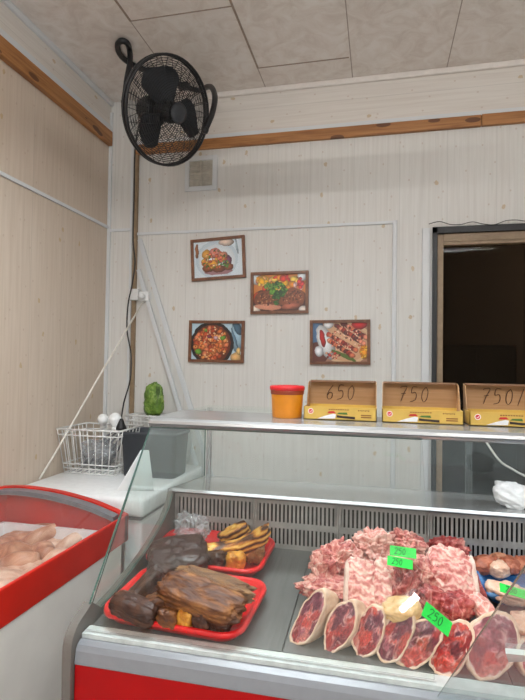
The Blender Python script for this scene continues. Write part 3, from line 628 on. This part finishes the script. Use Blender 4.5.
# blue bags of poultry
for (px, py, zz, hx, hy, lb, sd) in ((502, 565, .912, .118, .09, 'blue plastic bag lining the tray of brown giblets by the grille', 3), (530, 594, .915, .118, .07, 'blue plastic bag of pale chicken in front of the giblets', 7)):
    o = obj('blue_bag', tray_bm(hx, hy, .032, .035, .010, sd, .022), 'blue_film', None, True, at(px, py, z=zz)); o.rotation_euler = (.09, 0, rad(4)); tag(o, lb, 'bag')
for i, (px, py, s, mt, lb) in enumerate(((483, 565, .085, 'giblet', 'smooth brown giblet at the left in the rear blue bag'), (498, 569, .05, 'chicken', 'pinkish giblet piece in the middle of the rear blue bag'), (510, 565, .06, 'giblet', 'rounded brown giblet right of the pinkish piece in the rear blue bag'), (524, 565, .07, 'giblet', 'brown giblet at the right picture edge in the rear blue bag'), (499, 561, .05, 'chicken_brown', 'small brownish giblet at the back of the rear blue bag'))):
    chunk('giblet', mt, lb, 'poultry', at(px, py, z=.958), (s, .06, .045), (0, 10*(i-2), 25*i), None, 'giblets in the rear blue bag', p=2.2, amp=.16, seed=80+i)
chunk('chicken_piece', 'chicken', 'pale chicken piece in the nearer blue bag under a green tag', 'poultry', at(508, 593, z=.94), (.11, .07, .045), (0, 6, -14), None, None, p=2.3, amp=.2, seed=88)
chunk('chicken_piece', 'chicken', 'pale chicken piece half out of the picture beside the last hocks', 'poultry', at(527, 627, z=.93), (.075, .07, .055), (0, 6, 20), None, None, p=2.3, amp=.2, seed=89)
# green price tags with handwriting
DIG = {'2': [[(0, .8), (.15, 1), (.5, .95), (.5, .7), (.1, .15), (0, 0), (.55, .05)]], '5': [[(.5, 1), (.1, 1), (.05, .6), (.35, .65), (.5, .4), (.4, .1), (0, 0)]], '0': [[(.3, 1), (.05, .75), (.02, .3), (.22, 0), (.45, .2), (.5, .7), (.3, 1)]], '6': [[(.45, 1), (.12, .6), (0, .25), (.15, 0), (.42, .1), (.45, .4), (.2, .48), (.04, .3)]], '7': [[(0, .92), (.1, 1), (.55, 1), (.3, .5), (.15, 0)], [(.1, .52), (.5, .56)]], '/': [[(.05, -.1), (.4, 1.05)]], '5b': [[(.5, 1), (.15, 1), (.08, .6), (.4, .62), (.5, .3), (.3, .0), (.02, .08)]]}
def writing(bm, txt, x0, z0, h, y, r, slant=.18, gap=.68):
    for ch in txt:
        for st in DIG[ch]:
            pts = [(x0+h*.75*px+slant*h*pz*.6, y, z0+h*pz) for px, pz in st]; tube(bm, catmull(pts, 4), r, 5)
        x0 += h*gap
def price_tag(px, py, z, w, h, rot, label):
    t = thing('price_tag', label, 'price tag', at(px, py, z=z), [rad(a) for a in rot], 'green price tags on the meat')
    obj('card', abox(-w/2, -.0008, -h/2, w/2, .0008, h/2), 'tag_green', t)
    bm = B(); writing(bm, '250', -w*.32, -h*.3, h*.62, -.0016, .0007, gap=.62); obj('handwriting', bm, 'tag_ink', t)
price_tag(403, 552, 1.045, .062, .024, (-38, 4, 4), 'upper of the two green price tags at the top of the pork heap')
price_tag(400, 562.5, 1.04, .058, .022, (-42, 7, 4), 'lower of the two green price tags at the top of the pork heap')
price_tag(437, 619, 1.0, .064, .03, (-42, 38, 8), 'green price tag slanting over the front hocks')
price_tag(516, 592, .985, .07, .022, (-55, 12, 0), 'green price tag on the chicken in the nearer blue bag')

# ------------------------------------------------------------------ cartons and tub on the counter top
TZ = 1.3255
def carton(x0, x1, txt, label, tx):
    w = x1-x0; dp = .12; t = thing('knife_carton', label, 'cardboard box', ((x0+x1)/2, 1.585, TZ), (0, 0, 0), 'opened knife cartons on the counter top')
    hx = w/2; fh = .040
    bm = B(); box(bm, -hx, 0, 0, hx, .0025, fh); box(bm, -hx, 0, 0, -hx+.0025, dp, fh); box(bm, hx-.0025, 0, 0, hx, dp, fh); box(bm, -hx, dp-.0025, 0, hx, dp, fh); box(bm, -hx, 0, 0, hx, dp, .0025)
    bx = obj('carton_tray', bm, 'carton_yellow', t)
    bm = B(); Lh = .117
    prism(bm, [(-hx+.001, dp, fh), (hx-.001, dp, fh), (hx-.004, dp+.012, Lh), (-hx+.004, dp+.012, Lh)], (0, .0025, 0))
    for s in (-1, 1): prism(bm, [(s*(hx-.003), dp, fh-.02), (s*(hx-.003), dp+.01, Lh), (s*(hx-.003), dp-.03, Lh-.006), (s*(hx-.003), dp-.07, fh-.01)], (s*.002, 0, 0))
    ld = obj('lid', bm, 'carton', t)
    bm = B(); prism(bm, [(-hx+.004, dp+.012, Lh), (hx-.004, dp+.012, Lh), (hx-.008, dp-.022, Lh-.004), (-hx+.008, dp-.022, Lh-.004)], (0, 0, .002)); obj('lid_flap', bm, 'carton_dark', ld)
    bm = B(); writing(bm, txt, tx, .056, .047, dp+.003, .0012, gap=.72); h_ = obj('handwriting', bm, 'marker_brown', ld)
    # printed front: round tick emblem, knife picture, small lines of print
    bm = B(); M4 = Matrix.Translation((-hx+.022, -.0003, .026)) @ Matrix.Rotation(rad(90), 4, 'X')
    lathe(bm, [(.0085, 0), (.0085, .0004)], 24, 0, M4); lathe(bm, [(.0066, .0003), (.0066, .0007)], 24, 1, M4)
    tube(bm, [(-hx+.0185, -.0012, .026), (-hx+.0212, -.0012, .0228), (-hx+.0262, -.0012, .0292)], .0009, 5, mi=0); obj('emblem', bm, ['knife_white', 'print_red'], bx)
    bm = B()
    prism(bm, [(-hx*.62, -.0002, .0035), (-hx*.12, -.0002, .0055), (-hx*.10, -.0002, .0185), (-hx*.18, -.0002, .020), (-hx*.40, -.0002, .013)], (0, -.0004, 0), 0)
    prism(bm, [(-hx*.08, -.0002, .009), (hx*.42, -.0002, .005), (hx*.42, -.0002, .0125), (hx*.1, -.0002, .014), (-hx*.08, -.0002, .016)], (0, -.0004, 0), 1)
    prism(bm, [(-hx*.34, -.0002, .021), (-hx*.1, -.0002, .022), (-hx*.16, -.0002, .028), (-hx*.3, -.0002, .027)], (0, -.0004, 0), 2)
    prism(bm, [(-hx*.08, -.0002, .019), (hx*.22, -.0002, .018), (hx*.2, -.0002, .025), (-hx*.02, -.0002, .024)], (0, -.0004, 0), 3)
    obj('knife_print', bm, ['knife_white', 'print_black', 'print_red', 'print_green'], bx)
    bm = B()
    for i in range(7): box(bm, hx*.5+i*.005, -.0006, .030+.001*(i % 2), hx*.5+i*.005+.0035, -.0002, .0335)
    obj('print_line', bm, 'print_brown', bx); bm = B()
    for zz in (.010, .016): box(bm, hx*.58, -.0006, zz, hx*.86, -.0002, zz+.0035)
    obj('size_mark', bm, 'print_brown', bx); bm = B()
    for i in range(9): box(bm, -hx*.3+i*.007, -.0006, .0315, -hx*.3+i*.007+.005, -.0002, .0345)
    obj('print_line', bm, 'print_brown', bx)
carton(-.228, -.006, '650', 'yellow opened knife carton with 650 handwritten inside its lid', -.052)
carton(.010, .242, '750', 'yellow opened knife carton with 750 handwritten inside its lid', -.062)
carton(.258, .492, ['7', '5', '0', '/', '5b'], 'yellow opened knife carton with 750/ handwritten, at the right edge', -.062)
tb = thing('plastic_tub', 'orange-yellow plastic tub with a red lid on the counter top', 'tub', (-.288, 1.625, TZ))
obj('tub_body', lathe(B(), [(.045, 0), (.047, .002), (.0515, .075), (.0525, .088)], 40), 'orange_plastic', tb, True)
obj('tub_collar', lathe(B(), [(.0528, .074), (.0538, .076), (.054, .088), (.053, .09)], 40), 'label_red', tb, True)
obj('lid', lathe(B(), [(.055, .087), (.0565, .088), (.0565, .098), (.054, .101), (.048, .0985)], 40), 'lid_red', tb, True)

# ------------------------------------------------------------------ chest freezer with red rim (nearest, left)
FX0, FX1, FY0, FY1 = -1.645, -1.03, .1, 2.0
fz = thing('glass_top_freezer', 'chest freezer with red rim and curved glass lid holding raw chickens', 'freezer', (0, 0, 0))
bm = B(); box(bm, FX1-.05, FY0, .04, FX1-.004, FY1-.01, .745, .01); box(bm, FX0, FY0, .04, FX0+.05, FY1-.01, .745, .01); box(bm, FX0, FY1-.06, .04, FX1-.004, FY1-.006, .745, .01); box(bm, FX0, FY0, .04, FX1-.004, FY0+.05, .745, .01); box(bm, FX0, FY0, .04, FX1-.01, FY1-.01, .1)
obj('freezer_body', bm, 'cream_enamel', fz)
arc = [(-1.03, .85), (-1.10, .874), (-1.18, .897), (-1.27, .915), (-1.36, .928), (-1.47, .936), (-1.56, .936), (-1.645, .928)]
arc = [(p.x, p.y) for p in catmull([(x, z, 0) for x, z in arc], 4)]
bm = B(); box(bm, FX1-.014, FY0, .738, FX1, FY1, .85, .005); box(bm, FX0, FY0, .738, FX0+.04, FY1, .925, .006)
for ya, yb in ((FY1-.03, FY1), (FY0, FY0+.03)):
    pts = [(x, ya, z) for x, z in arc] + [(x, ya, z-.022) for x, z in arc[::-1]]; n = len(arc)
    for i in range(n-1): prism(bm, [(arc[i][0], ya, arc[i][1]), (arc[i+1][0], ya, arc[i+1][1]), (arc[i+1][0], ya, .74), (arc[i][0], ya, .74)], (0, yb-ya, 0))
bmesh.ops.remove_doubles(bm, verts=bm.verts, dist=.0002)
obj('rim', bm, 'red_plastic', fz)
bm = B(); n = len(arc); y0, y1 = FY1-.075, FY1-.031
for i in range(2, n-1): prism(bm, [(arc[i][0], y0, arc[i][1]-.006), (arc[i+1][0], y0, arc[i+1][1]-.006), (arc[i+1][0], y0, arc[i+1][1]-.026), (arc[i][0], y0, arc[i][1]-.026)], (0, y1-y0, 0))
lf = obj('lid_frame', bm, 'gasket_grey', fz)
bm = B(); pr = [bm.verts.new((x, y, z-.014)) for y in (FY0+.03, FY1-.075) for x, z in arc[1:-1]]; m = n-2
for i in range(m-1): bm.faces.new((pr[i], pr[i+1], pr[m+i+1], pr[m+i]))
obj('lid_glass', bm, 'glass_lid', fz, True)
bm = B()
for x0, y0, x1, y1 in ((FX0+.05, FY1-.075, FX1-.05, FY1-.062), (FX1-.03, FY0+.05, FX1-.0145, FY1-.062), (FX0+.052, FY0+.05, FX0+.065, FY1-.062)): box(bm, x0, y0, .2, x1, y1, .79)
box(bm, FX0+.05, FY0+.05, .2, FX1-.05, FY1-.06, .21); obj('liner', bm, 'white_enamel', fz)
chn = [((18, 548), .70, (.26, .15, .13), (0, -8, 30), 'chicken_brown', 'brownish raw chicken at the far left in the glass-top freezer'),
       ((48, 556), .68, (.25, .15, .13), (0, -10, 40), 'chicken', 'raw chicken with legs raised in the middle of the freezer pile'),
       ((15, 562), .715, (.22, .16, .13), (0, 6, -10), 'chicken_brown', 'pinkish brown chicken partly under the others in the freezer'),
       ((74, 560), .62, (.20, .13, .11), (0, -12, 60), 'chicken', 'raw chicken leg quarter at the far right end of the freezer'),
       ((28, 584), .68, (.26, .19, .15), (0, 0, 25), 'chicken', 'pale plump raw chicken nearest the freezer edge in front'),
       ((2, 592), .70, (.22, .17, .14), (0, 4, -20), 'chicken', 'pale raw chicken cut off by the left picture edge in the freezer'),
       ((-20, 560), .70, (.24, .17, .14), (0, 4, 20), 'chicken', 'raw chicken beyond the left picture edge in the freezer')][:6]
for i, ((px, py), z, s, ro, mt, lb) in enumerate(chn):
    c = at(px, py, z=z); t = thing('raw_chicken', lb, 'chicken', c, [rad(a) for a in ro], 'raw chickens in the glass-top freezer')
    obj('carcass', chunk_bm(s, p=2.2, amp=.14, freq=1.8, seed=100+i, sub=5, taper=.12), mt, t, True)
    for sg_ in (-1, 1):
        bm = B(); tube(bm, catmull([(s[0]*.15, sg_*s[1]*.38, s[2]*.1), (s[0]*.34, sg_*s[1]*.42, s[2]*.34), (s[0]*.5, sg_*s[1]*.25, s[2]*.38), (s[0]*.62, sg_*s[1]*.18, s[2]*.42)], 5), [s[1]*.26-.0009*q for q in range(16)], 12); obj('drumstick', bm, mt, t, True)
# ------------------------------------------------------------------ white chest freezer behind it
GX0, GX1, GY0, GY1 = -1.65, -.985, 2.045, 2.815
f2 = thing('chest_freezer', 'white chest freezer with closed lid carrying wire baskets in the corner', 'freezer')
obj('freezer_body', abox(GX0, GY0+.02, .03, GX1-.015, GY1, .80, .012), 'white_enamel', f2)
obj('gasket', abox(GX0+.01, GY0+.03, .80, GX1-.025, GY1-.01, .822), 'gasket_grey', f2)
bm = B(); box(bm, GX0, GY0, .82, GX1, GY1, .90, .016); obj('lid', bm, 'white_enamel', f2, True)
obj('lid_handle', abox(-1.42, GY0-.014, .835, -1.22, GY0+.004, .858, .006), 'white_plastic', f2)
LZ = .9005
def basket(x0, y0, x1, y1, h, label, rows=2):
    t = thing('wire_basket', label, 'basket', ((x0+x1)/2, (y0+y1)/2, LZ), (0, 0, 0), 'white wire baskets on the freezer lid')
    hx, hy = (x1-x0)/2, (y1-y0)/2; bm = B(); r = .0035; k_ = .86
    loop = lambda s, z, rr: tube(bm, [(-hx*s, -hy*s, z), (hx*s, -hy*s, z), (hx*s, hy*s, z), (-hx*s, hy*s, z)], rr, 6, True)
    loop(1.06, h, .005); loop(1.03, h-.03, r); loop(k_, .006, r)
    for q in range(rows): loop(k_+(1-k_)*.12*(q+1), .006+h*.10*(q+1), r)
    nx, ny = 8, 7
    for i in range(nx+1):
        a = -1+2*i/nx
        for s in (-1, 1): tube(bm, [(a*hx*k_, s*hy*k_, .006), (a*hx*1.03, s*hy*1.03, h-.03), (a*hx*1.04, s*hy*1.06, h)], r*.8, 5)
        tube(bm, [(a*hx*k_, -hy*k_, .004), (a*hx*k_, hy*k_, .004)], r*.8, 5)
    for i in range(ny+1):
        a = -1+2*i/ny
        for s in (-1, 1): tube(bm, [(s*hx*k_, a*hy*k_, .006), (s*hx*1.03, a*hy*1.03, h-.03), (s*hx*1.06, a*hy*1.04, h)], r*.8, 5)
    obj('wire_frame', bm, 'wire_white', t, True); return t
basket(-1.637, 2.39, -1.30, 2.65, .235, 'white wire basket at the front of the freezer lid, holding white odds and ends')
basket(-1.40, 2.68, -1.05, 2.81, .285, 'second white wire basket at the back, beside the green pack')
def jar(px, py, r, lb, tilt):
    t = thing('white_lamp', lb, 'lamp bulb', at(px, py, y=2.55), (rad(tilt), rad(tilt*.6), 0), 'white lamp bulbs in the front wire basket')
    obj('bulb', lathe(B(), [(r*.1, r*1.0), (r*.5, r*.86), (r*.86, r*.5), (r, 0), (r*.85, -r*.5), (r*.5, -r*.95), (r*.42, -r*1.3)], 24), 'white_glossy', t, True)
    obj('bulb_base', lathe(B(), [(r*.44, -r*1.28), (r*.46, -r*1.7), (r*.3, -r*1.9)], 20), 'white_plastic', t, True)
jar(103, 419, .03, 'white round bulb at the left in the front wire basket', 20); jar(115, 419, .036, 'larger white round bulb beside the black plug in the basket', -15)
chunk('plastic_bag', 'clear_bag', 'crumpled whitish plastic bag inside the front wire basket', 'bag', (-1.50, 2.55, .99), (.17, .13, .14), (0, 0, 10), None, None, p=2.4, amp=.4, seed=91)
bm = B()
for i in range(5): tube(bm, catmull([(-1.56+.03*i, 2.50, .93), (-1.52+.03*i, 2.53+.01*i, 1.0), (-1.48+.03*i, 2.56, 1.06), (-1.45+.028*i, 2.6, 1.10)], 5), .006, 6)
tag(obj('cable_bundle', bm, 'gasket_grey', None, True), 'grey cable bundle lying slanted in the front wire basket', 'cable')
bn = thing('storage_bin', 'dark grey plastic bin on the freezer behind the side glass', 'bin', (-1.155, 2.53, LZ))
bm = B(); rings = []
for s, z in ((.92, 0), (1.0, .215), (1.05, .217), (1.05, .23), (.97, .23), (.9, .01)):
    rings.append([bm.verts.new((x*s, y*s, z)) for x, y in rrect(.155, .10, .03)])
for A, Bq in zip(rings, rings[1:]):
    for j in range(len(A)): bm.faces.new((A[j], A[(j+1) % len(A)], Bq[(j+1) % len(A)], Bq[j]))
bm.faces.new(rings[0][::-1]); bm.faces.new(rings[-1]); obj('bin_shell', bm, 'dark_grey', bn, True)
gb = chunk('green_pack', 'green_film', 'bright green wrapped pack in black netting by the corner', 'packet', at(154, 400, y=2.745), (.115, .07, .19), (4, 3, 0), None, None, p=2.8, amp=.18, seed=95, taper=0)
bm = B()
for i in range(7):
    a = rad(-70+i*24); tube(bm, catmull([(.02+.035*math.cos(a)*.6, -.032*math.sin(a+.6), z) for z in (-.08, -.02, .04, .085)], 4), .0012, 5)
obj('netting', bm, 'cable_black', gb, True)

# ------------------------------------------------------------------ cables, strips and socket in the corner
sk = thing('wall_socket', 'white double socket with plug in the corner of the back wall', 'socket', (-1.44, WB, 1.90))
obj('socket_box', abox(-.062, -.045, -.03, .0, -.001, .04, .006), 'white_plastic', sk)
obj('socket_box', abox(.004, -.04, -.036, .066, -.001, .022, .006), 'white_plastic', sk)
bm = B(); lathe(bm, [(.016, 0), (.018, .03), (.01, .04)], 16, 0, Matrix.Translation((.035, -.04, -.008)) @ Matrix.Rotation(rad(90), 4, 'X')); obj('plug', bm, 'white_plastic', sk, True)
def strip(x0, z0, x1, z1, w, y, label, lean):
    a, b = Vector((x0, 0, z0)), Vector((x1, 0, z1)); d_ = (b-a).normalized(); b = a+d_*((0.0-z0)/d_.z); n_ = Vector((d_.z, 0, -d_.x))*w/2
    bm = B(); prism(bm, [a+n_+Vector((0, y, 0)), a-n_+Vector((0, y, 0)), b-n_+Vector((0, y-lean, 0)), b+n_+Vector((0, y-lean, 0))], (0, -.012, 0))
    q = (b-a).length
    o = obj('plastic_strip', bm, 'white_trim'); tag(o, label, 'strip', 'white strips leaning against the back wall')
strip(-1.452, 2.25, -1.093, 1.208, .028, WB-.004, 'longer white plastic strip leaning on the back wall, right of the pair', .0)
strip(-1.448, 2.06, -1.157, 1.206, .024, WB-.022, 'shorter white plastic strip leaning on the back wall, left of the pair', .0)
bm = B(); tube(bm, [(-1.405, 2.86, 1.862), (-1.52, 2.56, 1.40), (-1.605, 2.32, 1.03), (-1.637, 2.235, .905)], .005, 8)
tag(obj('hanging_rope', bm, 'rope_white', None, True), 'straight white rope running from the wall socket down to the freezer', 'rope')
bm = B(); pts = [at(x, y, y=yy) for x, y, yy in ((150, 105, 2.42), (140, 122, 2.55), (135, 150, 2.80), (134, 200, 2.82), (133, 240, 2.815), (135, 262, 2.82), (132, 285, 2.82), (128, 305, 2.82), (127, 330, 2.81), (131, 355, 2.80), (130, 380, 2.76), (124, 402, 2.68), (121, 420, 2.56))]
bc = obj('fan_cable', tube(bm, catmull(pts, 6), .0042, 8), 'cable_black', None, True); tag(bc, 'black power cable hanging from the fan down to the basket', 'cable')
c = at(121, 424, y=2.55); bm = B(); lathe(bm, [(.008, .03), (.014, .02), (.02, .0), (.03, -.02), (.03, -.03)], 16, 0, Matrix.Translation(c)); p_ = obj('plug', bm, 'cable_black', bc, True)

# ------------------------------------------------------------------ wall fan
fc = at(168, 112, y=2.3); v_ = (Vector((0, 0, EYE))-fc).normalized(); hr = Vector((-v_.y, v_.x, 0)).normalized()
nf = (v_*.80+hr*.60).normalized(); fx = Vector((0, 0, 1)).cross(nf).normalized(); fy = nf.cross(fx)
FM = Matrix((fx, fy, nf)).transposed()
fan = thing('wall_fan', 'black caged fan on a tube bracket high in the corner', 'fan', fc); fan.rotation_euler = FM.to_euler()
RF = .246
def ring(bm, r, z, w, n=48): tube(bm, [(r*math.cos(2*math.pi*i/n), r*math.sin(2*math.pi*i/n), z) for i in range(n)], w, 6, True)
def cage(front):
    bm = B(); s = 1 if front else -1
    zz = lambda r: s*(.012+.075*(1-(r/RF)**2.4))
    nr = 20
    for i in range(nr): ring(bm, .05+(RF-.055)*i/nr, zz(.05+(RF-.055)*i/nr), .0013)
    for k_ in range(24):
        a = 2*math.pi*k_/24; sw = .35 if front else -.2
        tube(bm, [(r*math.cos(a+sw*(1-r/RF)), r*math.sin(a+sw*(1-r/RF)), zz(r)) for r in (.045, .1, .15, .2, .24, RF)], .0016, 5)
    return bm
bm = B(); ring(bm, RF, .012, .007); ring(bm, RF, -.012, .007); obj('rim_ring', bm, 'black_plastic', fan, True)
obj('front_guard', cage(True), 'black_plastic', fan, True); obj('rear_guard', cage(False), 'black_plastic', fan, True)
bm = B(); lathe(bm, [(.046, .082), (.048, .088), (.03, .096), (.004, .097)], 28); obj('guard_badge', bm, 'blade_black', fan, True)
bm = B(); lathe(bm, [(.04, -.19), (.062, -.18), (.07, -.12), (.068, -.085), (.05, -.08)], 28); obj('motor', bm, 'black_plastic', fan, True)
bm = B(); lathe(bm, [(.05, -.05), (.05, .04), (.03, .055), (.005, .056)], 28); obj('hub', bm, 'black_plastic', fan, True)
# blade directions measured on the cage plane
for bx_, by_ in ((163, 79), (189, 121), (147, 130)):
    e0 = Vector((0, 0, EYE)); ry = at(bx_, by_, y=2.3)-e0; w3 = e0+ry*((fc-e0).dot(nf)/ry.dot(nf)); d3 = FM.inverted() @ (w3-fc); a0 = math.atan2(d3.y, d3.x)
    bm = B(); rows = []
    for i in range(9):
        r = .045+.152*i/8; hw = min(.62, (.05+.058*min(1, (i+1)/4))*(1 if i < 7 else .86 if i == 7 else .6)/max(r, .07))
        row = []
        for j in range(9):
            q = -1+2*j/8; a = a0+q*hw+.1; z = -.004-.028*q-.008*(1-q*q)
            row.append(bm.verts.new((r*math.cos(a), r*math.sin(a), z)))
        rows.append(row)
    for A, Bq in zip(rows, rows[1:]):
        for j in range(8): bm.faces.new((A[j], A[j+1], Bq[j+1], Bq[j]))
    bmesh.ops.solidify(bm, geom=bm.faces[:], thickness=.004); obj('blade', bm, 'blade_black', fan, True)
W2 = Matrix.Translation(fc) @ FM.to_4x4(); inv = W2.inverted()
bp = [at(x, y, y=yy) for x, y, yy in ((124.5, 104, 2.30), (126.5, 82, 2.32), (130, 62, 2.35), (129.5, 50, 2.38))] + [at(x, y, z=CZ-.016) for x, y in ((127, 43), (121, 41), (117.5, 46), (121, 56), (133, 65), (150, 72), (168, 79), (184, 86), (199, 90.5))]
bp += [at(x, y, y=yy) for x, y, yy in ((207, 87, 2.62), (212, 88, 2.5), (215, 98, 2.38), (212, 114, 2.31), (207, 126, 2.30), (205, 132, 2.29))]
bm = B(); tube(bm, [inv @ p for p in catmull(bp, 6)], .0145, 10); obj('tube_bracket', bm, 'black_plastic', fan, True)
for q in ((124.5, 102, 2.30), (205, 130, 2.29)):
    c = inv @ at(q[0], q[1], y=q[2]); bm = B(); bmesh.ops.create_uvsphere(bm, u_segments=14, v_segments=8, radius=.018, matrix=Matrix.Translation(c)); obj('pivot_knob', bm, 'black_plastic', fan, True)
for q in ((150, 72), (184, 86)):
    c = at(q[0], q[1], z=CZ-.016); bm = B(); box(bm, c.x-.03, c.y-.02, CZ-.034, c.x+.03, c.y+.02, CZ-.001, .003, 0)
    for v in bm.verts: v.co = inv @ v.co
    obj('mount_clamp', bm, 'black_plastic', fan)
# ------------------------------------------------------------------ things behind the counter at the right
bm = B(); tube(bm, catmull([at(x, y, y=2.12) for x, y in ((482, 432), (487, 443), (500, 461), (512, 469), (525, 476), (545, 484))], 6), .004, 8)
tag(obj('white_cable', bm, 'rope_white', None, True), 'loose white cable hanging behind the rear glass at the right', 'cable')
b_ = at(511, 498, y=1.72)
chunk('white_bag', 'white_plastic', 'crumpled white plastic bag standing on the rear steel ledge', 'bag', (b_.x, 1.72, 1.064+.037), (.10, .05, .072), (0, 16, 0), None, None, p=3, amp=.28, seed=97, taper=-.1)

# ------------------------------------------------------------------ light
for i, (x, y, ln, ang, lb) in enumerate(((1.0, -1.35, .9, 8, 'long right'), (-.75, -1.35, .9, 8, 'long left'), (.215, -.40, .17, 51, 'short left'), (.50, -.345, .2, 43, 'short right'))):
    l = thing('ceiling_lamp', lb+' fluorescent batten on the ceiling behind the camera', 'lamp', (x, y, CZ)); l.rotation_euler = (0, 0, rad(ang))
    obj('housing', abox(-ln/2-.03, -.05, -.04, ln/2+.03, .05, 0, .005), 'white_plastic', l)
    bm = B(); tube(bm, [(-ln/2, 0, -.07), (ln/2, 0, -.07)], .018, 12); obj('tube', bm, 'tube_lit', l, True)
    for e in (-1, 1): obj('end_cap', abox(e*(ln/2+.012)-.012, -.025, -.095, e*(ln/2+.012)+.012, .025, -.04, .003), 'white_plastic', l)
l = thing('ceiling_lamp', 'small round lamp added out of view high in the dark passage', 'lamp', (2.2, 3.6, 2.4))  # unseen lamp, added to brighten the passage behind the door glass
bm = B(); bmesh.ops.create_uvsphere(bm, u_segments=16, v_segments=10, radius=.06); obj('added_lamp_globe', bm, 'added_lamp_lit', l, True)
obj('added_lamp_stem', tube(B(), [(0, 0, .055), (0, 0, .2)], .01, 8), 'white_plastic', l)
l = thing('ceiling_lamp', 'added out-of-view luminaire with deep reflector over the display counter', 'lamp', (-.45, 1.3, 2.78))  # added to throw cool light on the freezer lid, deck and lower wall
bm = B(); hx, hy, hh = .5, .09, .075
for x0, y0, x1, y1 in ((-hx, -hy, hx, -hy+.006), (-hx, hy-.006, hx, hy), (-hx, -hy, -hx+.006, hy), (hx-.006, -hy, hx, hy)): box(bm, x0, y0, -hh, x1, y1, 0)
box(bm, -hx, -hy, 0, hx, hy, .03, .004); obj('housing', bm, 'white_plastic', l)
obj('light_panel', abox(-hx+.01, -hy+.01, -.012, hx-.01, hy-.01, -.002), 'panel_lit', l)
bm = B()
for x in (-.35, .35): tube(bm, [(x, 0, .03), (x, 0, CZ-2.78)], .006, 8)
obj('hanger', bm, 'white_plastic', l)
obj('led_tube', tube(B(), [(XL+.03, 1.502, 1.3035), (XR-.03, 1.502, 1.3035)], .006, 10), 'led_lit', cse, True)
w = bpy.data.worlds.new('world'); bpy.context.scene.world = w; w.use_nodes = True
w.node_tree.nodes['Background'].inputs[0].default_value = (1, .98, .96, 1); w.node_tree.nodes['Background'].inputs[1].default_value = .82
sc = bpy.context.scene
sc.view_settings.view_transform = 'Standard'; sc.view_settings.look = 'None'
sc.cycles.transparent_max_bounces = 24
